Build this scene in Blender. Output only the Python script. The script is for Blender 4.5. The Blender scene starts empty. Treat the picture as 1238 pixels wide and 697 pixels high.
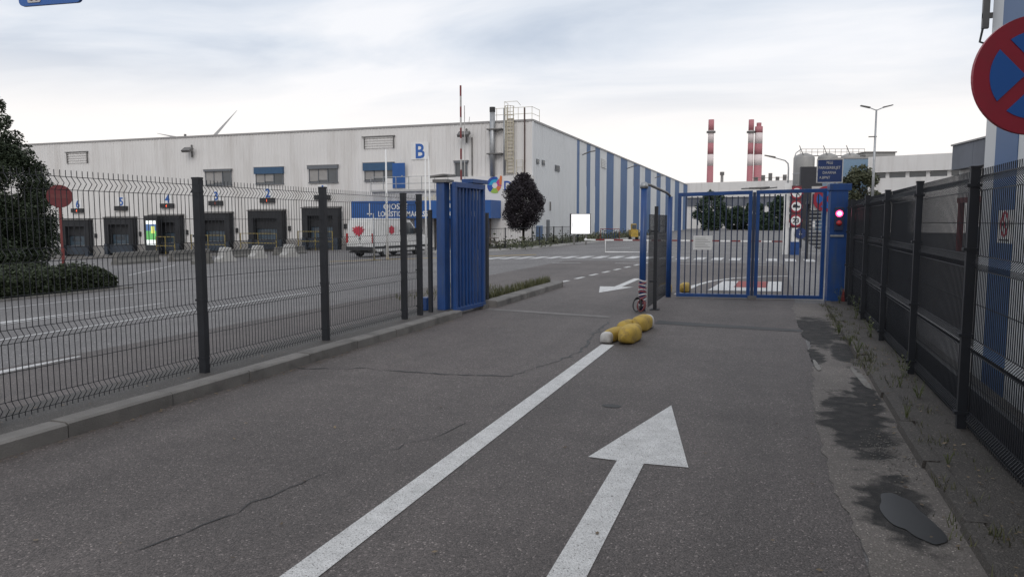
import bpy, bmesh, math, random
from mathutils import Vector, Matrix
R = math.radians
random.seed(7)
scene = bpy.context.scene
COL = scene.collection

# ------------------------------------------------------------------ camera, sky, sun, exposure
YAW, PITCH = R(19.67), math.atan(81.5/880.0)
cam_d = bpy.data.cameras.new('camera'); cam = bpy.data.objects.new('camera', cam_d); COL.objects.link(cam)
cam_d.sensor_width = 36; cam_d.sensor_fit = 'HORIZONTAL'; cam_d.lens = 880.0/1238.0*36
cam_d.clip_start = .05; cam_d.clip_end = 4000
cam.location = (0, 0, 1.6); cam.rotation_euler = (R(90)-PITCH, 0, YAW)
scene.camera = cam
SUN_EL, SUN_AZ = R(38), R(165)          # azimuth measured clockwise from +Y
w = bpy.data.worlds.new('World'); scene.world = w; w.use_nodes = True
def build_world():
    nt = w.node_tree; nt.nodes.clear(); N = nt.nodes.new; L = nt.links.new
    out = N('ShaderNodeOutputWorld'); bg = N('ShaderNodeBackground'); L(bg.outputs[0], out.inputs[0])
    sky = N('ShaderNodeTexSky'); sky.sky_type = 'NISHITA'; sky.sun_disc = False
    sky.sun_elevation = SUN_EL; sky.sun_rotation = SUN_AZ; sky.dust_density = 3
    tc = N('ShaderNodeTexCoord'); sep = N('ShaderNodeSeparateXYZ'); L(tc.outputs['Generated'], sep.inputs[0])
    def math_(op, a, b=None, c=None):
        m = N('ShaderNodeMath'); m.operation = op
        for i, v in enumerate((a, b, c)):
            if v is None: continue
            if isinstance(v, (int, float)): m.inputs[i].default_value = v
            else: L(v, m.inputs[i])
        return m.outputs[0]
    zc = math_('ADD', math_('MAXIMUM', sep.outputs[2], 0.0), 0.10)
    cx = math_('DIVIDE', sep.outputs[0], zc); cy = math_('DIVIDE', sep.outputs[1], zc)
    comb = N('ShaderNodeCombineXYZ'); L(cx, comb.inputs[0]); L(cy, comb.inputs[1])
    mp = N('ShaderNodeMapping'); mp.inputs['Rotation'].default_value = (0, 0, R(-25)); mp.inputs['Scale'].default_value = (.55, 1.0, 1)
    mp.inputs['Location'].default_value = (3.1, .7, 0)
    L(comb.outputs[0], mp.inputs[0])
    n1 = N('ShaderNodeTexNoise'); n1.inputs['Scale'].default_value = 1.05; n1.inputs['Detail'].default_value = 7; n1.inputs['Roughness'].default_value = .52; n1.inputs['Distortion'].default_value = .5
    L(mp.outputs[0], n1.inputs['Vector'])
    cr = N('ShaderNodeValToRGB'); L(n1.outputs[0], cr.inputs[0])
    cr.color_ramp.elements[0].position = .34; cr.color_ramp.elements[0].color = (.56, .63, .74, 1)
    cr.color_ramp.elements[1].position = .60; cr.color_ramp.elements[1].color = (.93, .94, .975, 1)
    e = cr.color_ramp.elements.new(.46); e.color = (.74, .79, .87, 1)
    # thinner, brighter cloud low over the horizon
    hz = N('ShaderNodeMapRange'); hz.inputs['From Min'].default_value = .09; hz.inputs['From Max'].default_value = .23; hz.interpolation_type = 'SMOOTHSTEP'
    L(sep.outputs[2], hz.inputs['Value'])
    mx = N('ShaderNodeMix'); mx.data_type = 'RGBA'; L(hz.outputs[0], mx.inputs['Factor'])
    mx.inputs['A'].default_value = (1.05, 1.01, .98, 1); L(cr.outputs[0], mx.inputs['B'])
    sc = N('ShaderNodeVectorMath'); sc.operation = 'SCALE'; sc.inputs['Scale'].default_value = .07; L(sky.outputs[0], sc.inputs[0])
    m2 = N('ShaderNodeMix'); m2.data_type = 'RGBA'; m2.inputs['Factor'].default_value = .95
    L(sc.outputs[0], m2.inputs['A']); L(mx.outputs['Result'], m2.inputs['B'])
    L(m2.outputs['Result'], bg.inputs[0]); bg.inputs[1].default_value = 1.05
build_world()
sd = bpy.data.lights.new('sun', 'SUN'); sd.energy = .75; sd.angle = R(25); sd.color = (1, .95, .9)
so = bpy.data.objects.new('sun', sd); COL.objects.link(so)
sun_dir = Vector((math.sin(SUN_AZ)*math.cos(SUN_EL), math.cos(SUN_AZ)*math.cos(SUN_EL), math.sin(SUN_EL)))
so.rotation_euler = sun_dir.to_track_quat('Z', 'Y').to_euler(); so.location = sun_dir*50
vs = scene.view_settings; vs.view_transform = 'Standard'; vs.look = 'None'; vs.exposure = 0; vs.gamma = 1; vs.use_curve_mapping = False

# ------------------------------------------------------------------ helpers
def g(x):                              # the yard falls away towards the loading docks
    t = max(0.0, min(-x-6, 90)); return -.035*t*t/(t+3)

class MB:
    def __init__(s): s.v = []; s.f = []
    def add(s, vs, fs):
        o = len(s.v); s.v += [tuple(p) for p in vs]; s.f += [tuple(i+o for i in f) for f in fs]; return s
    def box(s, x0, x1, y0, y1, z0, z1, M=None):
        vs = [Vector((x, y, z)) for z in (z0, z1) for (x, y) in ((x0, y0), (x1, y0), (x1, y1), (x0, y1))]
        if M is not None: vs = [M @ p for p in vs]
        return s.add(vs, [(3, 2, 1, 0), (4, 5, 6, 7), (0, 1, 5, 4), (1, 2, 6, 5), (2, 3, 7, 6), (3, 0, 4, 7)])
    def tube(s, pts, r, n=6, cap=True, closed=False):
        pts = [Vector(p) for p in pts]; rs = r if isinstance(r, (list, tuple)) else [r]*len(pts)
        m = len(pts); vs = []; prev = None
        for i, p in enumerate(pts):
            if closed: d = pts[(i+1) % m]-pts[i-1]
            else: d = pts[min(i+1, m-1)]-pts[max(i-1, 0)]
            d.normalize()
            if prev is None:
                a = Vector((0, 0, 1)) if abs(d.z) < .9 else Vector((1, 0, 0)); u = d.cross(a).normalized()
            else:
                u = (prev-d*prev.dot(d)).normalized()
            prev = u; v = d.cross(u)
            for k in range(n):
                t = 2*math.pi*(k+.5)/n; vs.append(p+(u*math.cos(t)+v*math.sin(t))*rs[i])
        fs = []
        for i in range(m if closed else m-1):
            a = i*n; b = ((i+1) % m)*n
            for k in range(n): fs.append((a+k, a+(k+1) % n, b+(k+1) % n, b+k))
        if cap and not closed: fs += [tuple(range(n-1, -1, -1)), tuple((m-1)*n+k for k in range(n))]
        return s.add(vs, fs)
    def cyl(s, p, q, r, n=16, r2=None): return s.tube([p, q], [r, r if r2 is None else r2], n)
    def lathe(s, prof, n=24, c=(0, 0, 0), M=None):
        vs = []
        for (r, z) in prof:
            for k in range(n):
                t = 2*math.pi*k/n; vs.append(Vector((c[0]+r*math.cos(t), c[1]+r*math.sin(t), c[2]+z)))
        if M is not None: vs = [M @ p for p in vs]
        fs = []; m = len(prof)
        for i in range(m-1):
            for k in range(n): fs.append((i*n+k, i*n+(k+1) % n, (i+1)*n+(k+1) % n, (i+1)*n+k))
        fs += [tuple(range(n-1, -1, -1)), tuple((m-1)*n+k for k in range(n))]
        return s.add(vs, fs)
    def prism(s, poly, d0, d1, M=None, axis='y'):     # polygon (a,b) extruded along an axis
        def P(a, b, d): return Vector((a, d, b)) if axis == 'y' else (Vector((d, a, b)) if axis == 'x' else Vector((a, b, d)))
        n = len(poly); vs = [P(a, b, d0) for a, b in poly]+[P(a, b, d1) for a, b in poly]
        if M is not None: vs = [M @ p for p in vs]
        return s.add(vs, [tuple(range(n)), tuple(range(2*n-1, n-1, -1))]+[(i+n, (i+1) % n+n, (i+1) % n, i) for i in range(n)])
    def ring(s, r0, r1, y0, y1, n=40, M=None, cx=0, cz=0):  # flat annulus facing -y
        vs = []
        for y in (y0, y1):
            for r in (r0, r1):
                for k in range(n):
                    t = 2*math.pi*k/n; p = Vector((cx+r*math.cos(t), y, cz+r*math.sin(t))); vs.append(M @ p if M is not None else p)
        fs = []
        for k in range(n):
            j = (k+1) % n
            fs += [(k, j, n+j, n+k), (2*n+k, 3*n+k, 3*n+j, 2*n+j), (n+k, n+j, 3*n+j, 3*n+k), (k, 2*n+k, 2*n+j, j)]
        return s.add(vs, fs)
    def mesh(s, name, mat=None, smooth=False, fix=True):
        me = bpy.data.meshes.new(name); me.from_pydata(s.v, [], s.f)
        if fix:
            bm = bmesh.new(); bm.from_mesh(me); bmesh.ops.recalc_face_normals(bm, faces=bm.faces); bm.to_mesh(me); bm.free()
        if mat: me.materials.append(mat)
        if smooth:
            for p in me.polygons: p.use_smooth = True
        me.update(); return me
    def build(s, name, mat, parent=None, smooth=False, bevel=0, loc=(0, 0, 0), rotz=0, fix=True):
        o = bpy.data.objects.new(name, s.mesh(name, mat, smooth, fix)); COL.objects.link(o); o.parent = parent
        o.location = loc; o.rotation_euler = (0, 0, rotz)
        if smooth == 'edge':
            for p in o.data.polygons: p.use_smooth = True
        if bevel:
            b = o.modifiers.new('bevel', 'BEVEL'); b.width = bevel; b.segments = 2; b.limit_method = 'ANGLE'; b.angle_limit = R(40)
        return o
def tag(o, label=None, cat=None, group=None, kind=None):
    for k, v in (('label', label), ('category', cat), ('group', group), ('kind', kind)):
        if v: o[k] = v
    return o
def thing(name, label, cat, loc=(0, 0, 0), rotz=0, group=None):
    o = bpy.data.objects.new(name, None); COL.objects.link(o); o.location = loc; o.rotation_euler = (0, 0, rotz)
    o.empty_display_size = .2
    return tag(o, label, cat, group)
def copy_tree(o, parent=None):
    c = o.copy(); COL.objects.link(c); c.parent = parent
    for ch in list(o.children): copy_tree(ch, c)
    return c
def inst(name, me, parent=None, loc=(0, 0, 0), rotz=0):
    o = bpy.data.objects.new(name, me); COL.objects.link(o); o.parent = parent; o.location = loc; o.rotation_euler = (0, 0, rotz); return o
def text(name, body, size, mat, parent, M, depth=.004, align='CENTER', bold=0.0, sx=1.0):
    c = bpy.data.curves.new('lettering', 'FONT'); c.body = body; c.size = size; c.align_x = align; c.extrude = depth; c.offset = bold; c.resolution_u = 3
    t = bpy.data.objects.new('lettering', c); COL.objects.link(t)
    dg = bpy.context.evaluated_depsgraph_get(); me = bpy.data.meshes.new_from_object(t.evaluated_get(dg))
    bpy.data.objects.remove(t); bpy.data.curves.remove(c)
    me.transform(Matrix.Diagonal((sx, 1, 1, 1))); me.transform(M)
    me.materials.clear(); me.materials.append(mat)
    o = bpy.data.objects.new(name, me); COL.objects.link(o); o.parent = parent; return o
UP = Matrix.Rotation(R(90), 4, 'X')           # lettering upright, facing -y
def T(x, y, z): return Matrix.Translation((x, y, z))

# ------------------------------------------------------------------ materials
MATS = {}
def mat(name, col, rough=.6, metal=0, var=.0, vscale=4.0, bump=0, bscale=60, dirt=None, dirt_amt=0, dscale=1.5, streak=0, emit=0, spec=.5, trans=0, alpha=1):
    if name in MATS: return MATS[name]
    m = bpy.data.materials.new(name); m.use_nodes = True; nt = m.node_tree; N = nt.nodes.new; L = nt.links.new
    b = nt.nodes['Principled BSDF']
    b.inputs['Roughness'].default_value = rough; b.inputs['Metallic'].default_value = metal; b.inputs['Specular IOR Level'].default_value = spec
    c4 = (*col, 1); b.inputs['Base Color'].default_value = c4
    if trans: b.inputs['Transmission Weight'].default_value = trans
    if alpha < 1: b.inputs['Alpha'].default_value = alpha
    tc = N('ShaderNodeNewGeometry'); cur = None
    if var:
        n = N('ShaderNodeTexNoise'); n.inputs['Scale'].default_value = vscale; n.inputs['Detail'].default_value = 6; L(tc.outputs['Position'], n.inputs['Vector'])
        mr = N('ShaderNodeMapRange'); mr.inputs['From Min'].default_value = .3; mr.inputs['From Max'].default_value = .7
        mr.inputs['To Min'].default_value = 1-var; mr.inputs['To Max'].default_value = 1+var; L(n.outputs[0], mr.inputs['Value'])
        sc = N('ShaderNodeVectorMath'); sc.operation = 'SCALE'; sc.inputs[0].default_value = col; L(mr.outputs[0], sc.inputs['Scale']); cur = sc.outputs[0]
    if dirt:
        n = N('ShaderNodeTexNoise'); n.inputs['Scale'].default_value = dscale; n.inputs['Detail'].default_value = 8; n.inputs['Roughness'].default_value = .65
        if streak:
            mp = N('ShaderNodeMapping'); mp.inputs['Scale'].default_value = (streak, streak, .12*streak); L(tc.outputs['Position'], mp.inputs[0]); L(mp.outputs[0], n.inputs['Vector'])
        else: L(tc.outputs['Position'], n.inputs['Vector'])
        mr = N('ShaderNodeMapRange'); mr.inputs['From Min'].default_value = .5; mr.inputs['From Max'].default_value = .72; mr.inputs['To Max'].default_value = dirt_amt; L(n.outputs[0], mr.inputs['Value'])
        mx = N('ShaderNodeMix'); mx.data_type = 'RGBA'; L(mr.outputs[0], mx.inputs['Factor'])
        if cur: L(cur, mx.inputs['A'])
        else: mx.inputs['A'].default_value = c4
        mx.inputs['B'].default_value = (*dirt, 1); cur = mx.outputs['Result']
    if cur: L(cur, b.inputs['Base Color'])
    if bump:
        n = N('ShaderNodeTexNoise'); n.inputs['Scale'].default_value = bscale; n.inputs['Detail'].default_value = 4; L(tc.outputs['Position'], n.inputs['Vector'])
        bp = N('ShaderNodeBump'); bp.inputs['Strength'].default_value = bump; bp.inputs['Distance'].default_value = .01; L(n.outputs[0], bp.inputs['Height']); L(bp.outputs[0], b.inputs['Normal'])
    if emit:
        b.inputs['Emission Color'].default_value = c4; b.inputs['Emission Strength'].default_value = emit
    MATS[name] = m; return m

def asphalt(name, base, warm=1.0, agg=.35, patches=.18, stain=None, paint=None, fine=110.0, bumpd=.006, stain_lo=.52, rough=.70, stain_s=.55, spots=(), tracks=0, spec=.5):
    m = bpy.data.materials.new(name); m.use_nodes = True; nt = m.node_tree; N = nt.nodes.new; L = nt.links.new
    b = nt.nodes['Principled BSDF']; geo = N('ShaderNodeNewGeometry'); P = geo.outputs['Position']
    def noise(s, d=5, r=.55):
        n = N('ShaderNodeTexNoise'); n.inputs['Scale'].default_value = s; n.inputs['Detail'].default_value = d; n.inputs['Roughness'].default_value = r; L(P, n.inputs['Vector']); return n.outputs[0]
    def mr(v, a, c, lo, hi):
        q = N('ShaderNodeMapRange'); q.inputs['From Min'].default_value = a; q.inputs['From Max'].default_value = c; q.inputs['To Min'].default_value = lo; q.inputs['To Max'].default_value = hi; L(v, q.inputs['Value']); return q.outputs[0]
    def mul(a, c):
        q = N('ShaderNodeMath'); q.operation = 'MULTIPLY'; L(a, q.inputs[0]); L(c, q.inputs[1]); return q.outputs[0]
    v = N('ShaderNodeTexVoronoi'); v.inputs['Scale'].default_value = fine; L(P, v.inputs['Vector'])
    sp = N('ShaderNodeSeparateColor'); L(v.outputs['Color'], sp.inputs[0])
    stone = mr(sp.outputs[0], 0, 1, 1-agg, 1+agg)
    chips = mr(sp.outputs[1], .92, .98, 1.0, 2.5)           # pale chippings here and there
    big = mr(noise(.35, 6, .6), .3, .7, 1-patches, 1+patches)
    med = mr(noise(3.2, 5), .3, .7, .92, 1.08)
    fac = mul(mul(mul(stone, chips), big), med)
    if tracks:                                               # wheel-polished and oily bands along the lanes
        mp = N('ShaderNodeMapping'); mp.inputs['Scale'].default_value = (1.5, .10, 1); L(P, mp.inputs[0])
        tn = N('ShaderNodeTexNoise'); tn.inputs['Scale'].default_value = 1.0; tn.inputs['Detail'].default_value = 5; tn.inputs['Roughness'].default_value = .6; L(mp.outputs[0], tn.inputs['Vector'])
        fac = mul(fac, mr(tn.outputs[0], .3, .7, 1-tracks, 1+tracks)); fac = mul(fac, mr(noise(1.1, 7, .7), .56, .70, 1.0, .80))
    sc = N('ShaderNodeVectorMath'); sc.operation = 'SCALE'; sc.inputs[0].default_value = base; L(fac, sc.inputs['Scale']); cur = sc.outputs[0]
    b.inputs['Roughness'].default_value = rough; b.inputs['Specular IOR Level'].default_value = spec
    if stain:
        f = mr(noise(stain_s, 6, .6), stain_lo, stain_lo+.07, 0, 1)
        if spots:                                            # damp patches with ragged edges
            wob = mr(noise(4.0, 5, .52), .25, .75, -.55, .55); best = None
            for (cx, cy, rx, ry) in spots:
                mp = N('ShaderNodeMapping'); mp.vector_type = 'TEXTURE'; mp.inputs['Location'].default_value = (cx, cy, 0); mp.inputs['Scale'].default_value = (rx, ry, 50); L(P, mp.inputs[0])
                ln = N('ShaderNodeVectorMath'); ln.operation = 'LENGTH'; L(mp.outputs[0], ln.inputs[0])
                ad = N('ShaderNodeMath'); ad.operation = 'ADD'; L(ln.outputs['Value'], ad.inputs[0]); L(wob, ad.inputs[1])
                if best is None: best = ad.outputs[0]
                else:
                    mi = N('ShaderNodeMath'); mi.operation = 'MINIMUM'; L(best, mi.inputs[0]); L(ad.outputs[0], mi.inputs[1]); best = mi.outputs[0]
            f = mul(mr(best, .88, 1.16, 1, 0), mr(noise(9, 5, .6), .2, .6, .7, 1.0))
        mx = N('ShaderNodeMix'); mx.data_type = 'RGBA'; L(f, mx.inputs['Factor']); L(cur, mx.inputs['A']); mx.inputs['B'].default_value = (*stain, 1); cur = mx.outputs['Result']
        L(mr(f, 0, 1, rough, .88), b.inputs['Roughness'])
    if paint:                                                # paint layer with worn-through spots of the asphalt below
        f = mr(noise(paint[1], 7, .72), paint[2], paint[2]+.07, 1, 0)
        wsc = N('ShaderNodeVectorMath'); wsc.operation = 'SCALE'; wsc.inputs[0].default_value = paint[0]; L(mul(mr(noise(7, 6, .65), .3, .7, .8, 1.1), mr(sp.outputs[2], 0, 1, .86, 1.06)), wsc.inputs['Scale'])
        mx = N('ShaderNodeMix'); mx.data_type = 'RGBA'; L(f, mx.inputs['Factor']); L(cur, mx.inputs['A']); L(wsc.outputs[0], mx.inputs['B']); cur = mx.outputs['Result']
    L(cur, b.inputs['Base Color'])
    bp = N('ShaderNodeBump'); bp.inputs['Strength'].default_value = .7; bp.inputs['Distance'].default_value = bumpd
    L(v.outputs['Distance'], bp.inputs['Height']); bp.invert = True; L(bp.outputs[0], b.inputs['Normal'])
    MATS[name] = m; return m

ASPH = (.086, .0745, .0705)
m_road = asphalt('road_asphalt', ASPH, agg=.42, patches=.22, fine=120, tracks=.16)
m_yard = asphalt('yard_asphalt', (.128, .122, .121), agg=.3, patches=.2, fine=70)
m_gutter = asphalt('gutter_concrete', (.122, .108, .097), agg=.25, patches=.35, fine=130, stain=(.014, .0135, .0135), stain_lo=.54, stain_s=1.3, spots=((.68, 6.35, .24, .95), (.60, 11.4, .34, 1.5), (.70, 4.45, .18, .58), (.50, 9.2, .12, .5), (.85, 7.3, .10, .7), (.86, 9.6, .14, .9)))
m_verge = asphalt('verge_concrete', (.056, .049, .043), agg=.3, patches=.3, fine=120)
m_strip = asphalt('strip_concrete', (.062, .057, .053), agg=.2, patches=.3, fine=140)
m_paint = asphalt('white_road_paint', ASPH, paint=((.62, .62, .615), 95, .555))
m_paint_old = asphalt('old_white_road_paint', ASPH, paint=((.55, .55, .55), 14, .60))
m_redpaint = asphalt('red_road_paint', ASPH, paint=((.30, .055, .05), 30, .60))
m_ypaint = asphalt('yellow_road_paint', ASPH, paint=((.52, .36, .06), 14, .58))
m_seam = mat('seam_tar', (.018, .018, .019), .6, var=.3, vscale=9)
m_seam_pale = mat('seam_concrete', (.16, .15, .145), .8, var=.25, vscale=6, dirt=(.06, .055, .05), dirt_amt=.8, dscale=3)
m_kerb = mat('kerb_concrete', (.165, .157, .148), .85, var=.22, vscale=3, bump=.5, bscale=90, dirt=(.05, .047, .044), dirt_amt=.75, dscale=2.2)
m_white_wall = mat('white_cladding', (.68, .665, .65), .45, var=.035, vscale=.35, dirt=(.40, .37, .34), dirt_amt=.42, dscale=.9, streak=.8)
m_white_side = mat('pale_grey_cladding', (.60, .615, .625), .45, var=.03, vscale=.3, dirt=(.34, .33, .31), dirt_amt=.25, dscale=.8, streak=.8)
m_blue_side = mat('blue_cladding', (.085, .150, .285), .5, var=.06, vscale=.4, dirt=(.13, .18, .27), dirt_amt=.4, streak=.8)
m_render = mat('white_render', (.66, .645, .63), .8, var=.03, vscale=.5, dirt=(.38, .35, .32), dirt_amt=.3, dscale=.7)
m_trim = mat('eaves_trim', (.30, .29, .285), .5)
m_plinth = mat('plinth_concrete', (.25, .24, .23), .85, var=.2, vscale=.8)
m_black_rubber = mat('black_rubber', (.016, .017, .02), .7, var=.3, vscale=1.2)
m_dock_in = mat('dock_interior', (.025, .035, .05), .6, var=.4, vscale=.8)
m_dock_door = mat('dock_door', (.05, .075, .10), .4, var=.35, vscale=.9)
m_blue = mat('blue_paint', (.013, .058, .205), .38, var=.14, vscale=3, dirt=(.05, .075, .12), dirt_amt=.65, dscale=6, streak=1.5)
m_blue_dark = mat('navy_bar_paint', (.018, .030, .068), .45, var=.15)
m_blue_sign = mat('blue_sign', (.020, .105, .37), .35, var=.06, vscale=2)
m_blue_canopy = mat('blue_canopy', (.014, .085, .29), .45, var=.1, vscale=.8)
m_navy_sign = mat('navy_sign', (.018, .040, .13), .4, var=.1)
m_anth = mat('anthracite_coating', (.012, .014, .019), .5, var=.2, vscale=5)
m_red_sign = mat('red_sign', (.30, .020, .038), .45, var=.06, vscale=6, dirt=(.20, .03, .04), dirt_amt=.5, dscale=5)
m_white = mat('white_paint', (.72, .72, .71), .5, var=.05)
m_white_dirty = mat('dirty_white_paint', (.50, .49, .475), .6, var=.14, vscale=2, dirt=(.22, .20, .18), dirt_amt=.7, dscale=6)
m_black = mat('black_print', (.02, .02, .022), .5)
m_steel = mat('galvanised_steel', (.36, .37, .38), .45, metal=.6, var=.12, vscale=6)
m_steel_d = mat('weathered_steel', (.16, .155, .15), .55, metal=.3, var=.2, vscale=4)
m_glass = mat('window_glass', (.045, .055, .065), .08, spec=.8, var=.2, vscale=.7)
m_blind = mat('window_blind', (.30, .29, .28), .7, var=.1)
m_winframe = mat('window_frame', (.13, .14, .155), .5)
m_shutter = mat('shutter_box', (.032, .085, .165), .5, var=.1)
m_yellow = mat('yellow_paint', (.42, .285, .05), .75, var=.22, vscale=5, bump=.5, bscale=45, dirt=(.15, .105, .06), dirt_amt=.95, dscale=9)
m_yellow_old = mat('faded_yellow_steel', (.50, .455, .35), .6, var=.15, vscale=3)
m_chim_red_haze = mat('chimney_red_hazed', (.42, .165, .185), .8, var=.08, vscale=.08)  # red paled so the distance haze sits in the colour
m_chim_white_haze = mat('chimney_white_hazed', (.70, .62, .61), .8, var=.08, vscale=.08)  # white bands likewise, far haze mixed into the base colour
m_silo = mat('silo_metal', (.30, .295, .285), .5, metal=.2, var=.15, vscale=.3, dirt=(.17, .16, .15), dirt_amt=.5, dscale=.5, streak=.6)
m_conc = mat('barrier_concrete', (.42, .415, .40), .9, var=.15, vscale=2, bump=.4, bscale=40, dirt=(.14, .13, .12), dirt_amt=.6, dscale=2)
m_conc_d = mat('dark_barrier_concrete', (.15, .145, .135), .9, var=.2, vscale=2, bump=.4, bscale=40)
m_van = mat('van_white', (.66, .66, .65), .25, var=.03, dirt=(.4, .39, .37), dirt_amt=.3, dscale=1.5, spec=.6)
m_tyre = mat('tyre', (.014, .014, .015), .8)
m_plastic = mat('dark_plastic', (.025, .026, .028), .6)
m_redlens = mat('red_lens', (.35, .02, .02), .2)
m_redprint = mat('red_print', (.50, .03, .06), .4)
m_lamp_on = mat('lit_red_lamp', (1.0, .05, .16), .3, emit=5)
m_lamp_core = mat('lit_red_lamp_core', (1.0, .55, .62), .3, emit=6)
m_led = mat('red_led', (1.0, .12, .05), .3, emit=1.2)
m_screen = mat('lit_screen_white', (.85, .9, .88), .3, emit=.75)
m_screen_g = mat('lit_screen_green', (.10, .34, .10), .3, emit=.8)
m_screen_b = mat('lit_screen_blue', (.06, .12, .25), .3, emit=.8)
m_screen_y = mat('lit_screen_yellow', (.6, .65, .15), .3, emit=.8)
m_lightbox = mat('lit_white_panel', (1, 1, 1), .4, emit=.75)
m_grey_print = mat('grey_print', (.40, .40, .40), .6, emit=.3)
m_wood = mat('weathered_wood', (.12, .10, .085), .8, var=.2)
m_trunk = mat('bark', (.045, .038, .032), .9, var=.3, vscale=8, bump=.8, bscale=30)
m_red_steel = mat('red_steel', (.17, .022, .022), .5, var=.15)
m_shedgrey = mat('shed_grey_panel', (.135, .145, .17), .6, var=.25, vscale=.4, dirt=(.06, .065, .08), dirt_amt=.6, dscale=.5, streak=.7)
m_cable_r = mat('red_hose', (.13, .025, .028), .5)
m_tape_w = mat('tape_white', (.45, .44, .44), .5)
m_tape_r = mat('tape_red', (.24, .06, .07), .5)
m_paper = mat('white_paper', (.68, .68, .67), .7, var=.05)
m_cyan = mat('logo_cyan', (.02, .33, .55), .5); m_lblue = mat('logo_blue', (.015, .07, .33), .5)
m_orange = mat('logo_orange', (.60, .16, .05), .5); m_green = mat('logo_green', (.28, .42, .07), .5); m_pink = mat('logo_pink', (.45, .05, .22), .5)
def water():
    m = bpy.data.materials.new('puddle_water'); m.use_nodes = True; b = m.node_tree.nodes['Principled BSDF']
    b.inputs['Base Color'].default_value = (.018, .018, .019, 1); b.inputs['Roughness'].default_value = .30; b.inputs['Specular IOR Level'].default_value = .32
    MATS['water'] = m; return m
m_water = water()
def leafmat(name, c1, c2, rough=.6):
    m = bpy.data.materials.new(name); m.use_nodes = True; nt = m.node_tree; N = nt.nodes.new; L = nt.links.new; b = nt.nodes['Principled BSDF']
    geo = N('ShaderNodeNewGeometry'); mx = N('ShaderNodeMix'); mx.data_type = 'RGBA'
    L(geo.outputs['Random Per Island'], mx.inputs['Factor']); mx.inputs['A'].default_value = (*c1, 1); mx.inputs['B'].default_value = (*c2, 1)
    L(mx.outputs['Result'], b.inputs['Base Color']); b.inputs['Roughness'].default_value = rough; b.inputs['Specular IOR Level'].default_value = .3
    MATS[name] = m; return m
m_leaf_dark = leafmat('dark_leaves', (.016, .026, .013), (.045, .060, .032))
m_leaf_hedge = leafmat('hedge_leaves', (.018, .026, .014), (.045, .060, .028))
m_leaf_purple = leafmat('purple_leaves', (.016, .014, .017), (.042, .034, .042))
m_leaf_far = leafmat('far_tree_leaves', (.020, .040, .022), (.055, .085, .05))
m_leaf_olive = leafmat('olive_leaves', (.045, .055, .03), (.11, .115, .07))
m_weed = leafmat('weed_leaves', (.05, .075, .02), (.12, .13, .05))
m_grass = leafmat('grass_blades', (.05, .06, .025), (.12, .115, .055))
m_litter = leafmat('leaf_litter', (.05, .03, .015), (.22, .17, .11))

# ------------------------------------------------------------------ setting: ground, road, markings
def sheet(name, xs, y0, y1, dz, material, ny=1):
    b = MB(); vs = []; fs = []; n = len(xs)
    for j in range(ny+1):
        y = y0+(y1-y0)*j/ny
        vs += [(x, y, g(x)+dz) for x in xs]
    for j in range(ny):
        for i in range(n-1): fs.append((j*n+i, j*n+i+1, (j+1)*n+i+1, (j+1)*n+i))
    return b.add(vs, fs).build(name, material)
fx = lambda a, c, s: [a+(c-a)*i/max(1, round((c-a)/s)) for i in range(max(1, round((c-a)/s))+1)]
ground = tag(sheet('ground', [-1500, -400, -120]+fx(-100, -40, 3)+fx(-39, 0, .5)+[20, 60, 300, 1500], -300, 1800, 0, m_yard), kind='structure')
road = tag(sheet('road', fx(-8, .46, .5), -8, 29, .004, m_road, 4), kind='structure')
road['label'] = 'worn dark asphalt entrance lanes leading to the gates'
def mark(parent, pts, material=m_paint, name='road_marking', dz=.008):
    return MB().add([(x, y, g(x)+dz) for x, y in pts], [tuple(range(len(pts)))]).build(name, material, parent, fix=False)
def line(parent, p, q, wd, material=m_paint, name='lane_line', dz=.008, n=1):
    p = Vector(p); q = Vector(q); d = (q-p).normalized(); s = Vector((-d.y, d.x))*wd/2
    vs = []; fs = []
    for i in range(n+1):
        c = p+(q-p)*i/n
        for e in (c-s, c+s): vs.append((e.x, e.y, g(e.x)+dz))
    for i in range(n): fs.append((2*i, 2*i+1, 2*i+3, 2*i+2))
    return MB().add(vs, fs).build(name, material, parent)
line(road, (-1.96, 1.2), (-1.97, 9.2), .165)
A = [(-.875, 2.6), (-.705, 2.6), (-.765, 4.70), (-.475, 4.73), (-.785, 6.31), (-1.13, 4.70), (-.935, 4.70)]
mark(road, [(-.90, 2.2), (-.735, 2.2), (-.755, 4.70), (-.47, 4.72), (-.785, 6.31), (-1.135, 4.71), (-.935, 4.70)], name='arrow_marking')
mark(road, [(-3.62, 15.9), (-3.15, 17.55), (-3.42, 17.5), (-3.42, 20.2), (-3.60, 20.2), (-3.60, 17.5), (-3.95, 17.45)], name='arrow_marking')
for i in range(8):
    y = 18.2+i*1.32
    line(road, (-5.2+.09*i, y), (-5.2+.09*(i+.55), y+.72), .13, name='lane_dash')
line(road, (-1.95, 16.1), (-1.75, 18.6), .12); 
pts = [(-1.92, 16.6), (-1.8, 18.4), (-1.5, 20.0), (-1.0, 21.2), (-.2, 22.2), (.46, 22.6)]
for a, b_ in zip(pts, pts[1:]): line(road, a, b_, .13, name='curved_edge_line', dz=.0085)
mark(road, [(-1.38, 17.3), (.22, 17.55), (.26, 20.4), (-1.2, 20.1)], m_paint, 'speed_table_paint', .0095)
mark(road, [(-.85, 18.3), (-.1, 18.4), (-.08, 20.25), (-.82, 20.15)], m_redpaint, 'speed_table_paint', .0135)
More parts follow.
